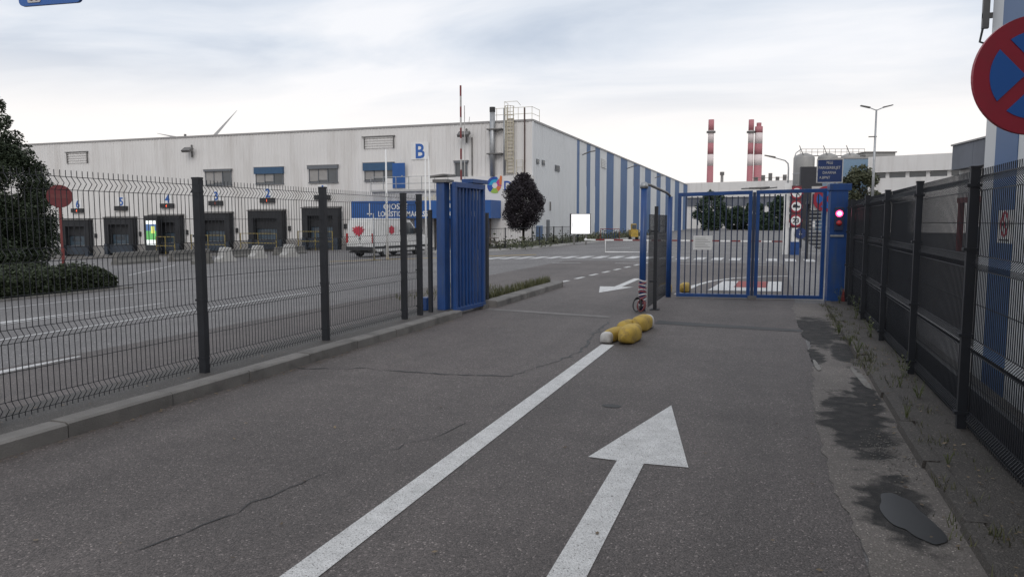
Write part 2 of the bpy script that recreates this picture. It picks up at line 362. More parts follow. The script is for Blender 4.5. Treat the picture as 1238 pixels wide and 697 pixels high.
# seams in front of the gates
mark(road, [(-4.85, 12.35), (-4.85, 12.12), (-2.5, 11.78), (-2.5, 11.98)], m_seam_pale, 'rail_seam')
mark(road, [(-1.7, 11.75), (-1.7, 11.35), (.44, 11.2), (.44, 11.45)], m_seam, 'rail_seam')
def crack(pts, wd, seed):
    rn = random.Random(seed); vs = []; fs = []; P = []
    for a, b_ in zip(pts, pts[1:]):
        a = Vector(a); b_ = Vector(b_); n = max(2, int((b_-a).length/.09))
        for i in range(n): P.append(a+(b_-a)*i/n+Vector((rn.uniform(-.04, .04), rn.uniform(-.04, .04))))
    P.append(Vector(pts[-1]))
    for i, p in enumerate(P):
        d = (P[min(i+1, len(P)-1)]-P[max(i-1, 0)]).normalized(); s = Vector((-d.y, d.x))*wd*rn.choice((.08, .15, .4, .7, .95))*.5
        vs += [(p.x-s.x, p.y-s.y, .0075), (p.x+s.x, p.y+s.y, .0075)]
    for i in range(len(P)-1): fs.append((2*i, 2*i+1, 2*i+3, 2*i+2))
    MB().add(vs, fs).build('crack', m_seam, road)
crack([(-4.8, 6.55), (-4.2, 6.8), (-3.84, 6.8), (-3.1, 6.85), (-2.52, 6.96), (-2.25, 8.0), (-2.2, 8.6), (-2.35, 10.2), (-2.41, 11.6)], .045, 1)
crack([(-2.95, 2.4), (-2.8, 2.85), (-2.7, 3.41), (-2.63, 3.85)], .014, 2)
crack([(-2.5, 4.3), (-2.3, 4.9), (-2.25, 5.2)], .012, 3)
bm_ = [( -1.27+.085*math.cos(t*.5236), 6.12+.06*math.sin(t*.5236)) for t in range(12)]
mark(road, bm_, m_seam, 'tar_spot', .0078)
# main street beyond the gate: zebra crossing and stray lines (painted on the ground sheet)
for i in range(22):
    x = -13.9+i*.72
    mark(ground, [(x, 30.9-.0*i), (x+.42, 30.9), (x+.42, 33.0), (x, 33.0)], m_paint_old, 'zebra_bar', .006)
for i in range(5):
    line(ground, (-8+i*2.4, 27.0+i*.25), (-6.9+i*2.4, 27.12+i*.25), .13, m_paint_old, 'lane_dash', .012)
line(ground, (-9.4, 44.2), (-6.4, 44.0), .2, m_paint_old, 'lane_line', .006)
for i in range(4): line(ground, (-6+i*2.3, 40.2), (-5+i*2.3, 40.2), .15, m_paint_old, 'lane_dash', .006)
# lines in the yard behind the mesh fence
line(ground, (-12.35, 2), (-12.2, 12.0), .10, m_paint_old, n=4, dz=.006); line(ground, (-10.3, 1), (-10.3, 14.5), .10, m_paint_old, n=4, dz=.006)
mark(ground, [(-7.95, 3.6), (-7.62, 3.9), (-7.78, 6.4), (-7.84, 6.4)], m_paint_old, 'arrow_marking', .006)
mark(ground, [(-12.75, 7.4), (-12.32, 7.6), (-12.42, 10.3), (-12.5, 10.3)], m_paint_old, 'arrow_marking', .010)
line(ground, (-15.4, 4), (-15.2, 15.4), .10, m_paint_old, n=4, dz=.006)
line(ground, (-21, 31.4), (-11.4, 35.6), .35, m_ypaint, 'yellow_edge_line', n=10, dz=.008)
line(ground, (-30, 30.5), (-24, 22), .12, m_paint_old, n=6, dz=.006)
# left kerb with single stones, concrete strip that carries the fence
kerb = tag(bpy.data.objects.new('kerb', None), kind='structure'); COL.objects.link(kerb); kerb['label'] = 'raised concrete kerb under the mesh fence'
def kerb_stone_mesh(L):
    b = MB(); b.prism([(0, -.05), (0, .105), (-.025, .12), (-.18, .12), (-.18, -.05)], .005, L-.005); return b.mesh('kerb_stone', m_kerb)
ks = kerb_stone_mesh(1.0)
for i in range(11):
    o = inst('kerb_stone', ks, kerb, (-4.86+random.uniform(-.006, .006), -.15+i*1.0, random.uniform(-.006, .004)), random.uniform(-.004, .004))
o = inst('kerb_stone', MB().prism([(0, -.05), (0, .09), (-.04, .10), (-.18, .10), (-.18, -.05)], .005, .35).mesh('kerb_stone', m_kerb), kerb, (-4.86, 10.85, 0), .1)
tag(MB().box(-5.75, -5.045, -1, 11.4, -.1, .098).build('concrete_strip', m_strip), kind='structure')
# island kerb past the left gate
isl = tag(bpy.data.objects.new('island_kerb', None), kind='structure'); COL.objects.link(isl)
ik = MB().prism([(0, -.05), (0, .11), (-.03, .13), (-.28, .13), (-.28, -.05)], .005, .895).mesh('kerb_stone', m_kerb)
for i in range(5):
    inst('kerb_stone', ik, isl, (-4.78+.0*i, 12.55+i*.9, random.uniform(-.006, .004)), random.uniform(-.01, .01))
b = MB()
for k in range(6):
    t0, t1 = k*R(30), (k+1)*R(30)-.02
    b.add([(-5.15+r*math.cos(t), 17.06+r*math.sin(t), z) for z in (-.05, .125) for t in (t0, t1) for r in (.10, .37)], [(0, 1, 3, 2), (4, 6, 7, 5), (0, 2, 6, 4), (1, 5, 7, 3), (0, 4, 5, 1), (2, 3, 7, 6)])
b.build('kerb_stone', m_kerb, isl)
for i in range(4): inst('kerb_stone', ik, isl, (-5.23, 12.6+i*1.1, 0), 0)
tag(MB().box(-5.06, -5.24, 12.5, 17.1, -.05, .09).build('island_soil', m_verge), kind='structure')
# right gutter, kerb edge and verge
vs = []; fs = []; rn = random.Random(3); nn = 260; ex = .44
for j in range(nn+1):
    y = -4+19.2*j/nn; ex += rn.uniform(-.022, .022)+(.43+.05*math.sin(y*.9)-ex)*.12
    vs += [(ex, y, .0085), (1.0, y, .0105)]
for j in range(nn): fs.append((2*j, 2*j+1, 2*j+3, 2*j+2))
tag(MB().add(vs, fs).build('gutter', m_gutter), kind='structure')
vk = tag(bpy.data.objects.new('verge_kerb', None), kind='structure'); COL.objects.link(vk)
vkm = MB().prism([(.0, -.03), (.015, .062), (.11, .068), (.11, -.03)], .006, .994).mesh('kerb_stone', m_verge)
for i in range(19): inst('kerb_stone', vkm, vk, (.955+random.uniform(-.012, .012), -3.8+i, random.uniform(-.012, .006)), random.uniform(-.012, .012))
vs = []; fs = []; nx, ny = 5, 90
for j in range(ny+1):
    for i in range(nx+1):
        x = 1.06+(1.93-1.06)*i/nx; vs.append((x, -4+20*j/ny, .052+random.uniform(-.008, .010)+.012*(i > 0)))
for j in range(ny):
    for i in range(nx): a = j*(nx+1)+i; fs.append((a, a+1, a+nx+2, a+nx+1))
tag(MB().add(vs, fs).build('verge', m_verge, smooth=True), kind='structure')
def blob(c, rx, ry, rot, n, seed, z, rough=0.0):
    rn = random.Random(seed); ph = [rn.uniform(0, 6.28) for _ in range(4)]; out = []
    for k in range(n):
        t = 2*math.pi*k/n; r = 1+.13*math.sin(2*t+ph[0])+.10*math.sin(3*t+ph[1])+.05*math.sin(5*t+ph[2])+.025*math.sin(9*t+ph[3])+rough*rn.uniform(-1, 1)
        x, y = rx*r*math.cos(t), ry*r*math.sin(t); out.append((c[0]+x*math.cos(rot)-y*math.sin(rot), c[1]+x*math.sin(rot)+y*math.cos(rot), z))
    return out
def puddle(c, rx, ry, rot, seed, material, name, z, label):
    p = blob(c, rx, ry, rot, 90, seed, z, .0 if name == 'puddle' else .06); o = MB().add(p, [tuple(range(len(p)))]).build(name, material, fix=False); tag(o, kind='structure'); o['label'] = label
puddle((.735, 4.30), .11, .34, .10, 12, m_water, 'puddle', .0150, 'small shallow puddle in the gutter near the fence')
m_scrape = mat('pale_scrape', (.20, .19, .175), .8, var=.2, vscale=9)
puddle((.885, 8.05), .035, .55, .05, 9, m_scrape, 'worn_paint', .0165, 'pale worn edge paint along the gutter kerb')
puddle((.50, 8.6), .028, .30, .02, 10, m_scrape, 'worn_paint', .0165, 'short pale worn paint streak in the gutter')

# ------------------------------------------------------------------ mesh fences
def post_mesh(h, wx=.08, wy=.06):
    b = MB(); b.box(-wx/2, wx/2, -wy/2, wy/2, -.05, h); b.box(-wx/2-.004, wx/2+.004, -wy/2-.004, wy/2+.004, h, h+.018); return b.mesh('post', m_anth)
def panel_mesh(L, h, off=.042, wire=.0045, pitch=.05, dirn=1):
    b = MB(); folds = [h-.075, h*.66, h*.34, .10]; fh = .052
    prof = [(0.0, 0.015)]
    for f in sorted(folds): prof += [(0, f-fh), (off*dirn, f), (0, f+fh)]
    prof += [(0, h+.03)]
    n = int(L/pitch)
    for i in range(n+1):
        y = (L-n*pitch)/2+i*pitch
        b.tube([(x, y, z) for x, z in prof], wire*.72, 4, cap=False)
    hz = []
    for f in folds: hz += [(wire*dirn, f-fh), (wire*dirn, f+fh)]
    for a, c in zip(sorted(folds), sorted(folds)[1:]): hz.append((wire, (a+c)/2))
    for x, z in hz: b.tube([(x, 0, z), (x, L, z)], wire*.8, 4, cap=False)
    return b.mesh('mesh_panel', m_anth)
def clip_mesh():
    return MB().box(-.052, .043, -.034, .034, -.011, .011).mesh('clip', m_anth)
CLIP = clip_mesh()
def run_fence(th, ys, x, z0, h, side, tops=None, px=-.045, psize=(.08, .06), **kw):
    pm = post_mesh(h, *psize)
    for y in ys:
        p = inst('post', pm, th, (x, y, z0))
        for z in (.14, .72, 1.35, h-.12): inst('clip', CLIP, p, (0, 0, z))
    cache = {}
    for a, c in zip(ys, ys[1:]):
        L = round(c-a-.02, 3)
        if L < .2: continue
        if L not in cache: cache[L] = panel_mesh(L, h-.03, dirn=side, **kw)
        inst('mesh_panel', cache[L], th, (x+px, a+.01, z0))
fl = thing('mesh_fence', 'anthracite wire mesh fence on the concrete strip behind the raised kerb', 'fence')
run_fence(fl, [-.6, 1.5, 3.56, 5.70, 7.80, 9.90, 10.42], -5.29, .104, 1.90, 1)
b = MB(); b.box(-5.33, -5.27, 10.8, 10.86, .05, 1.78); b.build('post', m_anth, fl)
fr = thing('mesh_fence', 'anthracite wire mesh fence along the weedy verge beside the gutter', 'fence')
run_fence(fr, [-.1, 2.0, 4.03, 6.12, 8.22, 10.38, 12.5, 14.6, 15.25], 1.36, .045, 1.93, -1, px=.05, psize=(.06, .05), pitch=.043, wire=.0056)
# low bottom wires and the trailing base board of the right fence
b = MB(); b.box(1.45, 1.48, -.1, 15.2, .05, .34); b.build('base_board', m_anth, fr)

# ------------------------------------------------------------------ gates and entrance furniture
# folded left gate: two leaves against a pivot post
gl = thing('folding_gate', 'blue barred folding gate standing folded open at the end of the fence', 'gate', (-5.09, 11.22, 0), R(-4))
b = MB(); b.box(-.24, -.085, -.09, .10, 0, 2.24); b.build('pivot_post', m_blue, gl, bevel=.006)
b = MB(); b.box(-.29, -.03, -.12, .15, 2.24, 2.29); b.build('post_cap', m_steel_d, gl)
def leaf(parent, x, y0, y1, z0, z1, barmat):
    f = MB(); f.box(x-.03, x+.03, y0, y0+.07, z0, z1); f.box(x-.03, x+.03, y1-.07, y1, z0, z1); f.box(x-.035, x+.035, y0, y1, z1, z1+.09); f.box(x-.035, x+.035, y0, y1, z0-.07, z0)
    lf = f.build('leaf_frame', m_blue, parent, bevel=.004); me = MB().box(-.014, .014, -.018, .018, z0, z1).mesh('bar', barmat)
    n = 8
    for i in range(1, n): inst('bar', me, lf, (x, y0+.07+(y1-y0-.14)*i/n, 0))
leaf(gl, .06, -.02, 1.12, .13, 2.16, m_blue); leaf(gl, -.05, .105, 1.245, .13, 2.14, m_blue)
b = MB(); b.box(-.12, .11, .60, 1.20, 2.26, 2.33); b.build('drive_housing', m_blue, gl, bevel=.006)
b = MB(); b.box(-.12, .12, 1.02, 1.16, .0, .08); b.build('floor_stop', m_steel_d, gl)
b = MB(); b.box(-.10, -.02, 1.42, 1.50, 0, 1.75); b.build('end_post', m_anth, gl)
b = MB(); b.tube([(-.30, -.18, 2.33), (-.1, -.1, 2.36), (.0, .15, 2.36)], .022, 6); b.tube([(-.34, -.05, 2.34), (.05, .0, 2.35)], .02, 6); b.build('drive_arm', m_steel_d, gl)
tag(MB().box(-5.56, -5.44, 10.95, 11.07, .1, .32).build('bollard_box', m_blue, bevel=.01), 'small blue steel box at the foot of the folded gate', 'box')

# closed double gate in the right-hand lane
gr = thing('double_gate', 'closed blue double gate with thin dark bars across the lane', 'gate', (-1.87, 15.45, 0), math.atan2(.45, 2.95))
def dleaf(x0, x1, zt0, zt1):
    f = MB(); f.box(x0, x0+.07, -.03, .03, .03, zt0); f.box(x1-.07, x1, -.03, .03, .03, zt1)
    f.add([(x0, -.035, zt0), (x1, -.035, zt1), (x1, .035, zt1), (x0, .035, zt0), (x0, -.035, zt0+.075), (x1, -.035, zt1+.075), (x1, .035, zt1+.075), (x0, .035, zt0+.075)], [(3, 2, 1, 0), (4, 5, 6, 7), (0, 1, 5, 4), (1, 2, 6, 5), (2, 3, 7, 6), (3, 0, 4, 7)])
    f.box(x0+.001, x1-.001, -.034, .034, .03, .10)
    lf = f.build('leaf_frame', m_blue, gr, bevel=.004); me = MB().box(-.011, .011, -.011, .011, .1, zt0).mesh('bar', m_blue_dark)
    n = 12
    for i in range(1, n): inst('bar', me, lf, (x0+.05+(x1-x0-.1)*i/n, 0, 0))
    return lf
dleaf(0, 1.475, 2.10, 2.14); dleaf(1.55, 2.89, 2.14, 2.17)
b = MB(); b.box(1.488, 1.537, -.045, .045, .05, 2.18); b.build('lock_post', m_blue_dark, gr)
b = MB(); b.box(1.40, 1.63, -.05, .05, 2.24, 2.275); b.tube([(1.25, 0, 2.25), (1.8, 0, 2.28)], .014, 6); b.tube([(1.62, .02, 2.24), (1.95, .02, 2.275)], .012, 6); b.build('closer', m_steel_d, gr)
b = MB(); b.box(1.43, 1.60, -.06, .06, .0, .075); b.build('floor_bolt', m_steel_d, gr)
pn = thing('paper_notice', 'white laminated notice tied to the bars of the double gate', 'notice', (-1.87+.50, 15.45+.05, 0), math.atan2(.45, 2.95))
b = MB(); b.box(-.18, .20, -.036, -.030, 1.01, 1.30); b.build('sheet', m_paper, pn)
b = MB()
for i in range(6): b.box(-.14, .16-.05*(i % 3), -.0385, -.0365, 1.06+i*.036, 1.068+i*.036)
b.build('print_lines', mat('grey_ink', (.2, .2, .2), .7), pn)
# gate pillar with signal lamp
pl = thing('gate_pillar', 'blue square gate pillar with a lit red signal lamp', 'pillar', (1.165, 15.45, 0), R(4))
b = MB(); b.box(-.155, .155, -.16, .16, 0, 2.2); b.build('column', m_blue, pl, bevel=.006)
b = MB(); b.box(-.18, .21, -.18, .18, 2.18, 2.31); b.build('column_cap', m_blue, pl, bevel=.006)
b = MB(); b.box(-.075, .075, -.23, -.172, 1.42, 1.86); hs = b.build('lamp_housing', m_blue_dark, pl, bevel=.006)
MRX = Matrix.Rotation(R(90), 4, 'X')
b = MB(); b.lathe([(.062, 0), (.062, .012), (.045, .03), (.0, .036)], 20, M=T(0, -.232, 1.74) @ MRX); b.build('lit_lens', m_lamp_on, hs, smooth=True)
b = MB(); b.lathe([(.036, 0), (.030, .02), (0, .026)], 16, M=T(0, -.256, 1.74) @ MRX); b.build('lit_lens', m_lamp_core, hs, smooth=True)
b = MB(); b.lathe([(.050, 0), (.050, .012), (.035, .028), (.0, .033)], 20, M=T(0, -.232, 1.56) @ MRX); b.build('dark_lens', m_redlens, hs, smooth=True)
b = MB(); b.box(-.14, .10, -.19, -.171, 1.30, 1.335); b.build('card_slot_plate', m_steel, pl)
b = MB(); b.prism([(.13, 0), (.21, 0), (.19, .30), (.17, .30)], -.24, -.18); tag(b.build('post_stub', m_red_steel, loc=(1.13, 15.45, 0)), 'short rusty red steel stub at the foot of the gate pillar', 'stub')
# blue text sign on a post behind the pillar
ts = thing('text_sign', 'navy sign board with white lettering and border above the gate pillar', 'sign', (1.10, 17.05, 0), R(8))
b = MB(); b.box(-.25, .25, -.012, .012, 2.42, 2.90); b.build('board', m_navy_sign, ts)
b = MB()
for q in ((-.262, -.244, 2.408, 2.912), (.244, .262, 2.408, 2.912)): b.box(q[0], q[1], -.018, .016, q[2], q[3])
b.box(-.243, .243, -.018, .016, 2.408, 2.426); b.box(-.243, .243, -.018, .016, 2.894, 2.912); b.build('border', m_white_dirty, ts)
for k, (st_, dx) in enumerate((('PELE', 0), ('PARKEERBILJET', 0), ('DAARNA', 0), ('A.BPNT', -.09))): text('lettering', st_, .082, m_white_dirty, ts, T(-.01+dx, -.016, 2.805-k*.104) @ UP, .002, sx=.8)
b = MB(); b.cyl((.12, .05, 0), (.12, .05, 2.88), .03, 10); b.build('sign_post', m_steel, ts)

def no_stopping(th, c, r, rotz):
    M = T(*c) @ Matrix.Rotation(rotz, 4, 'Z')
    b = MB(); b.lathe([(r, -.012), (r, .012)], 64, M=M @ MRX); d = b.build('disc', m_red_sign, th)
    # blue field: four sectors left between the red cross bars
    ri = r*.735; hw = r*.115; me = MB()
    for q in range(4):
        a0 = R(45+90*q); t0 = math.asin(hw/ri)
        pts = [(hw*math.sqrt(2)*math.cos(a0+R(45)), hw*math.sqrt(2)*math.sin(a0+R(45)))]
        for i in range(13):
            t = a0+t0+(R(90)-2*t0)*i/12; pts.append((ri*math.cos(t), ri*math.sin(t)))
        me.prism(pts, -.017, -.0135, M)
    me.build('blue_field', m_blue_sign, d)
    return d
s1 = thing('no_stopping_sign', 'large red and blue no-stopping disc on a bracket beside the verge fence', 'road sign')
no_stopping(s1, (1.255, 4.57, 2.355), .305, R(14))
b = MB(); b.cyl((1.62, 4.78, 0), (1.62, 4.78, 2.8), .03, 12); b.build('pole', m_steel, s1)
b = MB(); b.box(1.12, 1.63, 4.615, 4.645, 2.24, 2.28); b.box(1.12, 1.63, 4.615, 4.645, 2.44, 2.48); b.box(1.60, 1.64, 4.61, 4.80, 2.235, 2.285); b.box(1.60, 1.64, 4.61, 4.80, 2.435, 2.485); b.build('bracket', m_steel, s1)
s2 = thing('no_stopping_sign', 'smaller no-stopping disc half hidden behind the blue gate pillar', 'road sign')
no_stopping(s2, (1.20, 19.3, 2.13), .31, R(2))
b = MB(); b.box(.86, 1.16, 19.335, 19.35, 1.86, 2.44); b.build('backing_plate', m_white_dirty, s2)
b = MB(); b.cyl((1.22, 19.4, 0), (1.22, 19.4, 2.5), .03, 10); b.build('pole', m_steel, s2)
# parking sign plate overhead at left
ps = thing('direction_sign', 'blue overhead sign plate with a white car symbol on a side pole', 'road sign', (-5.87, 4.44, 3.345), math.atan2(.20-.13, .56))
def rrect(x0, x1, z0, z1, r, n=5):
    out = []
    for cx, cz, a in ((x1-r, z0+r, -90), (x1-r, z1-r, 0), (x0+r, z1-r, 90), (x0+r, z0+r, 180)):
        for i in range(n+1): t = R(a+90*i/n); out.append((cx+r*math.cos(t), cz+r*math.sin(t)))
    return out
b = MB(); b.prism(rrect(0, .60, 0, .42, .045), -.012, .012); b.build('plate', m_blue_sign, ps)
b = MB(); b.prism(rrect(.09, .215, .022, .16, .012), -.0165, -.0135); sq = b.build('symbol_panel', m_white_dirty, ps)
b = MB(); b.prism([(.105, .045), (.118, .045), (.122, .037), (.138, .037), (.142, .045), (.166, .045), (.17, .037), (.186, .037), (.19, .045), (.203, .045), (.203, .07), (.18, .075), (.165, .10), (.13, .10), (.12, .075), (.105, .07)], -.020, -.0175); b.build('car_symbol', m_black, sq)
b = MB(); b.box(-.70, .5, .013, .04, .16, .20); b.box(-.70, .5, .013, .04, .32, .36); b.build('bracket', m_steel, ps)
b = MB(); b.cyl((-.68, .06, -3.34), (-.68, .06, .5), .038, 12); b.build('pole', m_steel, ps)

# hoop guard with mesh beside the right lane
hg = thing('hoop_guard', 'blue tubular hoop guard with a dark mesh infill between the lanes', 'guard rail')
b = MB(); b.cyl((-2.16, 12.95, 0), (-2.16, 12.95, 2.20), .058, 14); b.build('upright', m_blue, hg, smooth=True)
b = MB(); b.cyl((-2.04, 15.5, 0), (-2.04, 15.5, 2.10), .055, 14); b.build('upright', m_blue, hg, smooth=True)
b = MB(); b.tube([(-2.16, 12.95, 2.19), (-2.16, 13.0, 2.245), (-2.13, 13.4, 2.25), (-2.06, 15.2, 2.17), (-2.04, 15.48, 2.12)], .026, 8); b.build('top_rail', m_steel_d, hg, smooth=True)
b = MB(); b.lathe([(.07, 0), (.075, .05), (.055, .10), (0, .12)], 14, c=(-2.16, 12.95, 2.17)); b.build('end_cap', m_steel, hg, smooth=True)
b = MB(); n = 0
for i in range(48): y = 13.1+i*.049; b.tube([(-2.085, y, .05), (-2.085, y, 1.72)], .0035, 3, cap=False)
for i in range(9): b.tube([(-2.08, 13.08, .1+i*.2), (-2.08, 15.44, .1+i*.2)], .0035, 3, cap=False)
b.build('mesh_infill', m_anth, hg)
b = MB(); b.box(-2.0, -1.94, 13.15, 13.21, 0, 1.86); b.box(-2.05, -1.89, 13.10, 13.26, .004, .016); b.build('back_post', m_anth, hg)
b = MB(); b.box(-2.07, -1.93, 13.16, 13.2, .5, .53); b.box(-2.07, -1.93, 13.16, 13.2, 1.4, 1.43); b.build('clip', m_anth, hg)
b = MB()
for i in range(6): b.tube([(-2.16+.062*math.cos(t*.6), 12.95+.062*math.sin(t*.6), .12+i*.085+.018*math.sin(t*.6+i)) for t in range(11)], .016, 5)
b.build('tape_wrap', m_tape_w, hg)
b = MB()
for i in range(5): b.tube([(-2.16+.063*math.cos(t*.6+1), 12.95+.063*math.sin(t*.6+1), .165+i*.085+.02*math.sin(t*.6+2*i)) for t in range(11)], .014, 5)
b.build('tape_wrap', m_tape_r, hg)
cc = thing('cable_coil', 'black and red cable coil leaning against the taped upright of the hoop guard', 'cable', (-2.19, 12.72, .006))
def loop(rx, rz, x, y, tilt, rr, seed):
    rn = random.Random(seed); return [(x+rx*math.cos(t*.314), y+tilt*math.sin(t*.314)+rn.uniform(-.006, .006), rz+.02+rz*math.sin(t*.314)) for t in range(20)]
b = MB()
for i in range(4): b.tube(loop(.062+.006*i, .118-.005*i, -.02, -.02+.014*i, .06, .01, i), .0095, 5, closed=True)
b.build('cable', m_plastic, cc, smooth=True)
b = MB()
for i in range(4): b.tube(loop(.055+.006*i, .105-.005*i, .05, -.02+.018*i, .05, .01, 10+i), .011, 5, closed=True)
b.build('cable', m_cable_r, cc, smooth=True)
# rounded yellow blocks
def pill(L, r, hgt, seed):
    rn = random.Random(seed); b = MB(); n = 20; m = 15; vs = []; fs = []
    for i in range(m):
        u = -1+2*i/(m-1); s = (1-abs(u)**3.4)**.42 if abs(u) < 1 else .02
        y = u*L/2
        for k in range(n):
            t = 2*math.pi*k/n; e = .8 if math.sin(t) > 0 else .38
            cx = math.copysign(abs(math.cos(t))**e, math.cos(t)); cz = math.copysign(abs(math.sin(t))**e, math.sin(t))
            q = 1+.025*math.sin(3*t+u*4+seed)
            vs.append((r*s*cx*q, y, hgt/2+hgt/2*s*cz*q))
    for i in range(m-1):
        for k in range(n): fs.append((i*n+k, i*n+(k+1) % n, (i+1)*n+(k+1) % n, (i+1)*n+k))
    fs += [tuple(range(n-1, -1, -1)), tuple((m-1)*n+k for k in range(n))]
    return b.add(vs, fs)
GRP = 'yellow rounded blocks at the lane divider'
def block(loc, rz, L, r, h, seed, label, white_end=0):
    t = thing('kerb_block', label, 'block', loc, rz, GRP); pill(L, r, h, seed).build('body', m_yellow, t, smooth=True)
    if white_end:
        q = pill(.17, r*.90, h*.90, seed+3); q.build('painted_end', m_white_dirty, t, smooth=True, loc=(0, white_end*(L/2-.052), 0))
block((-1.74, 9.53, .004), R(-6), .64, .112, .235, 1, 'thick mustard yellow rounded block, the stoutest beside the white lane line')
block((-1.965, 9.60, .004), R(-10), .66, .085, .17, 2, 'slim yellow rounded block with a white painted front end on the lane line', -1)
block((-1.94, 10.32, .004), R(-7), .62, .088, .18, 4, 'slim all-yellow rounded block between the two thick ones')
block((-1.77, 10.62, .004), R(-7), .64, .112, .225, 5, 'thick yellow rounded block with a white far end by the cable coil', 1)
t = thing('kerb_block', 'yellow rounded block just beyond the closed double gate', 'block', (-1.83, 16.7, .01), R(-5)); pill(.6, .11, .21, 7).build('body', m_yellow, t, smooth=True)
t = thing('kerb_block', 'yellow and white block behind the rear hoop upright', 'block', (-2.2, 16.2, .01), R(-5)); pill(.6, .12, .24, 8).build('body', m_yellow, t, smooth=True); pill(.2, .125, .22, 9).build('painted_end', m_white_dirty, t, smooth=True, loc=(.03, -.22, 0))

# raised red-white boom behind the folded gate
rb = thing('boom_barrier', 'raised red and white boom barrier standing upright behind the folded gate', 'barrier', (-7.75, 17.9, g(-7.75)))
b = MB(); b.box(-.18, .18, -.16, .16, 0, 1.05); b.build('cabinet', m_blue, rb, bevel=.01)
zz = .8
for i in range(16):
    MB().box(-.019, .019, -.2, -.165, zz, zz+.27).build('boom_section', m_red_steel if i % 2 else m_white_dirty, rb); zz += .27
b = MB(); b.box(.10, .115, -.2, -.18, 1.0, 4.6); b.build('pendant_bar', m_white_dirty, rb)
# ------------------------------------------------------------------ the big warehouse
FY, CXR, XL, ZT = 57.5, -18.8, -92.0, 9.78
wh = thing('warehouse', 'large pale corrugated warehouse with numbered loading docks and a blue striped side', 'building')
def corrugated(x0, x1, y, z0f, z1, pitch, depth):
    vs = []; fs = []; xs = []; x = x0; k = 0
    seq = ((.0, 0), (.62, 0), (.70, 1), (.92, 1))
    while x < x1:
        for u, d in seq:
            if x+u*pitch <= x1: xs.append((x+u*pitch, d*depth))
        x += pitch
    xs.append((x1, 0))
    for X, d in xs: vs += [(X, y-d, z0f(X)), (X, y-d, z1)]
    for i in range(len(xs)-1): fs.append((2*i, 2*i+2, 2*i+3, 2*i+1))
    return MB().add(vs, fs)
corrugated(XL, CXR, FY, lambda X: -3.0, ZT, .36, .035).build('front_wall', m_white_wall, wh, fix=False)
b = MB(); b.add([(XL, FY+.01, ZT), (CXR-.02, FY+.01, ZT), (CXR-.02, 172, ZT), (XL, 172, ZT)], [(0, 1, 2, 3)]); b.build('roof', m_trim, wh)
b = MB(); b.box(XL, CXR+.04, FY-.09, FY+.12, ZT-.05, ZT+.10); b.box(CXR-.12, CXR+.09, FY+.13, 172, ZT-.05, ZT+.10); b.build('eaves_trim', m_trim, wh)
# side wall: separate vertical cladding fields
cuts = [FY+.0, 71.9, 72.9, 76.0, 77.7, 80.0, 82.3, 85.8, 89.8, 94.2, 98.7, 103.6, 108.7, 113.4, 119.0, 125.2, 130.0, 136.2, 143.0, 149.5, 156.5, 164.0, 172.0]
for i, (a, c) in enumerate(zip(cuts, cuts[1:])):
    bb = MB(); y = a; vs = []; fs = []; pr = []
    d0 = 0 if i % 2 == 0 else .012
    while y < c:
        for u, d in ((0, 0), (.75, 0), (.80, .03), (.95, .03)):
            if y+u*.5 <= c: pr.append((y+u*.5, d))
        y += .5
    pr.append((c, 0))
    for Y, d in pr: vs += [(CXR+d0+d, Y, -3), (CXR+d0+d, Y, ZT-.04)]
    for k in range(len(pr)-1): fs.append((2*k, 2*k+2, 2*k+3, 2*k+1))
    bb.add(vs, fs).build('cladding_panel', m_white_side if i % 2 == 0 else m_blue_side, wh, fix=False)
b = MB(); b.box(-32.2, CXR+.14, FY-.35, FY-.05, -2.5, 5.32); b.box(CXR-.3, CXR+.139, FY-.04, FY+.25, -2.5, 5.3); b.build('lower_wall', m_render, wh)
b = MB(); b.box(CXR+.015, CXR+.10, FY-.05, FY+.11, 5.33, ZT-.06); b.build('corner_trim', m_white_side, wh)
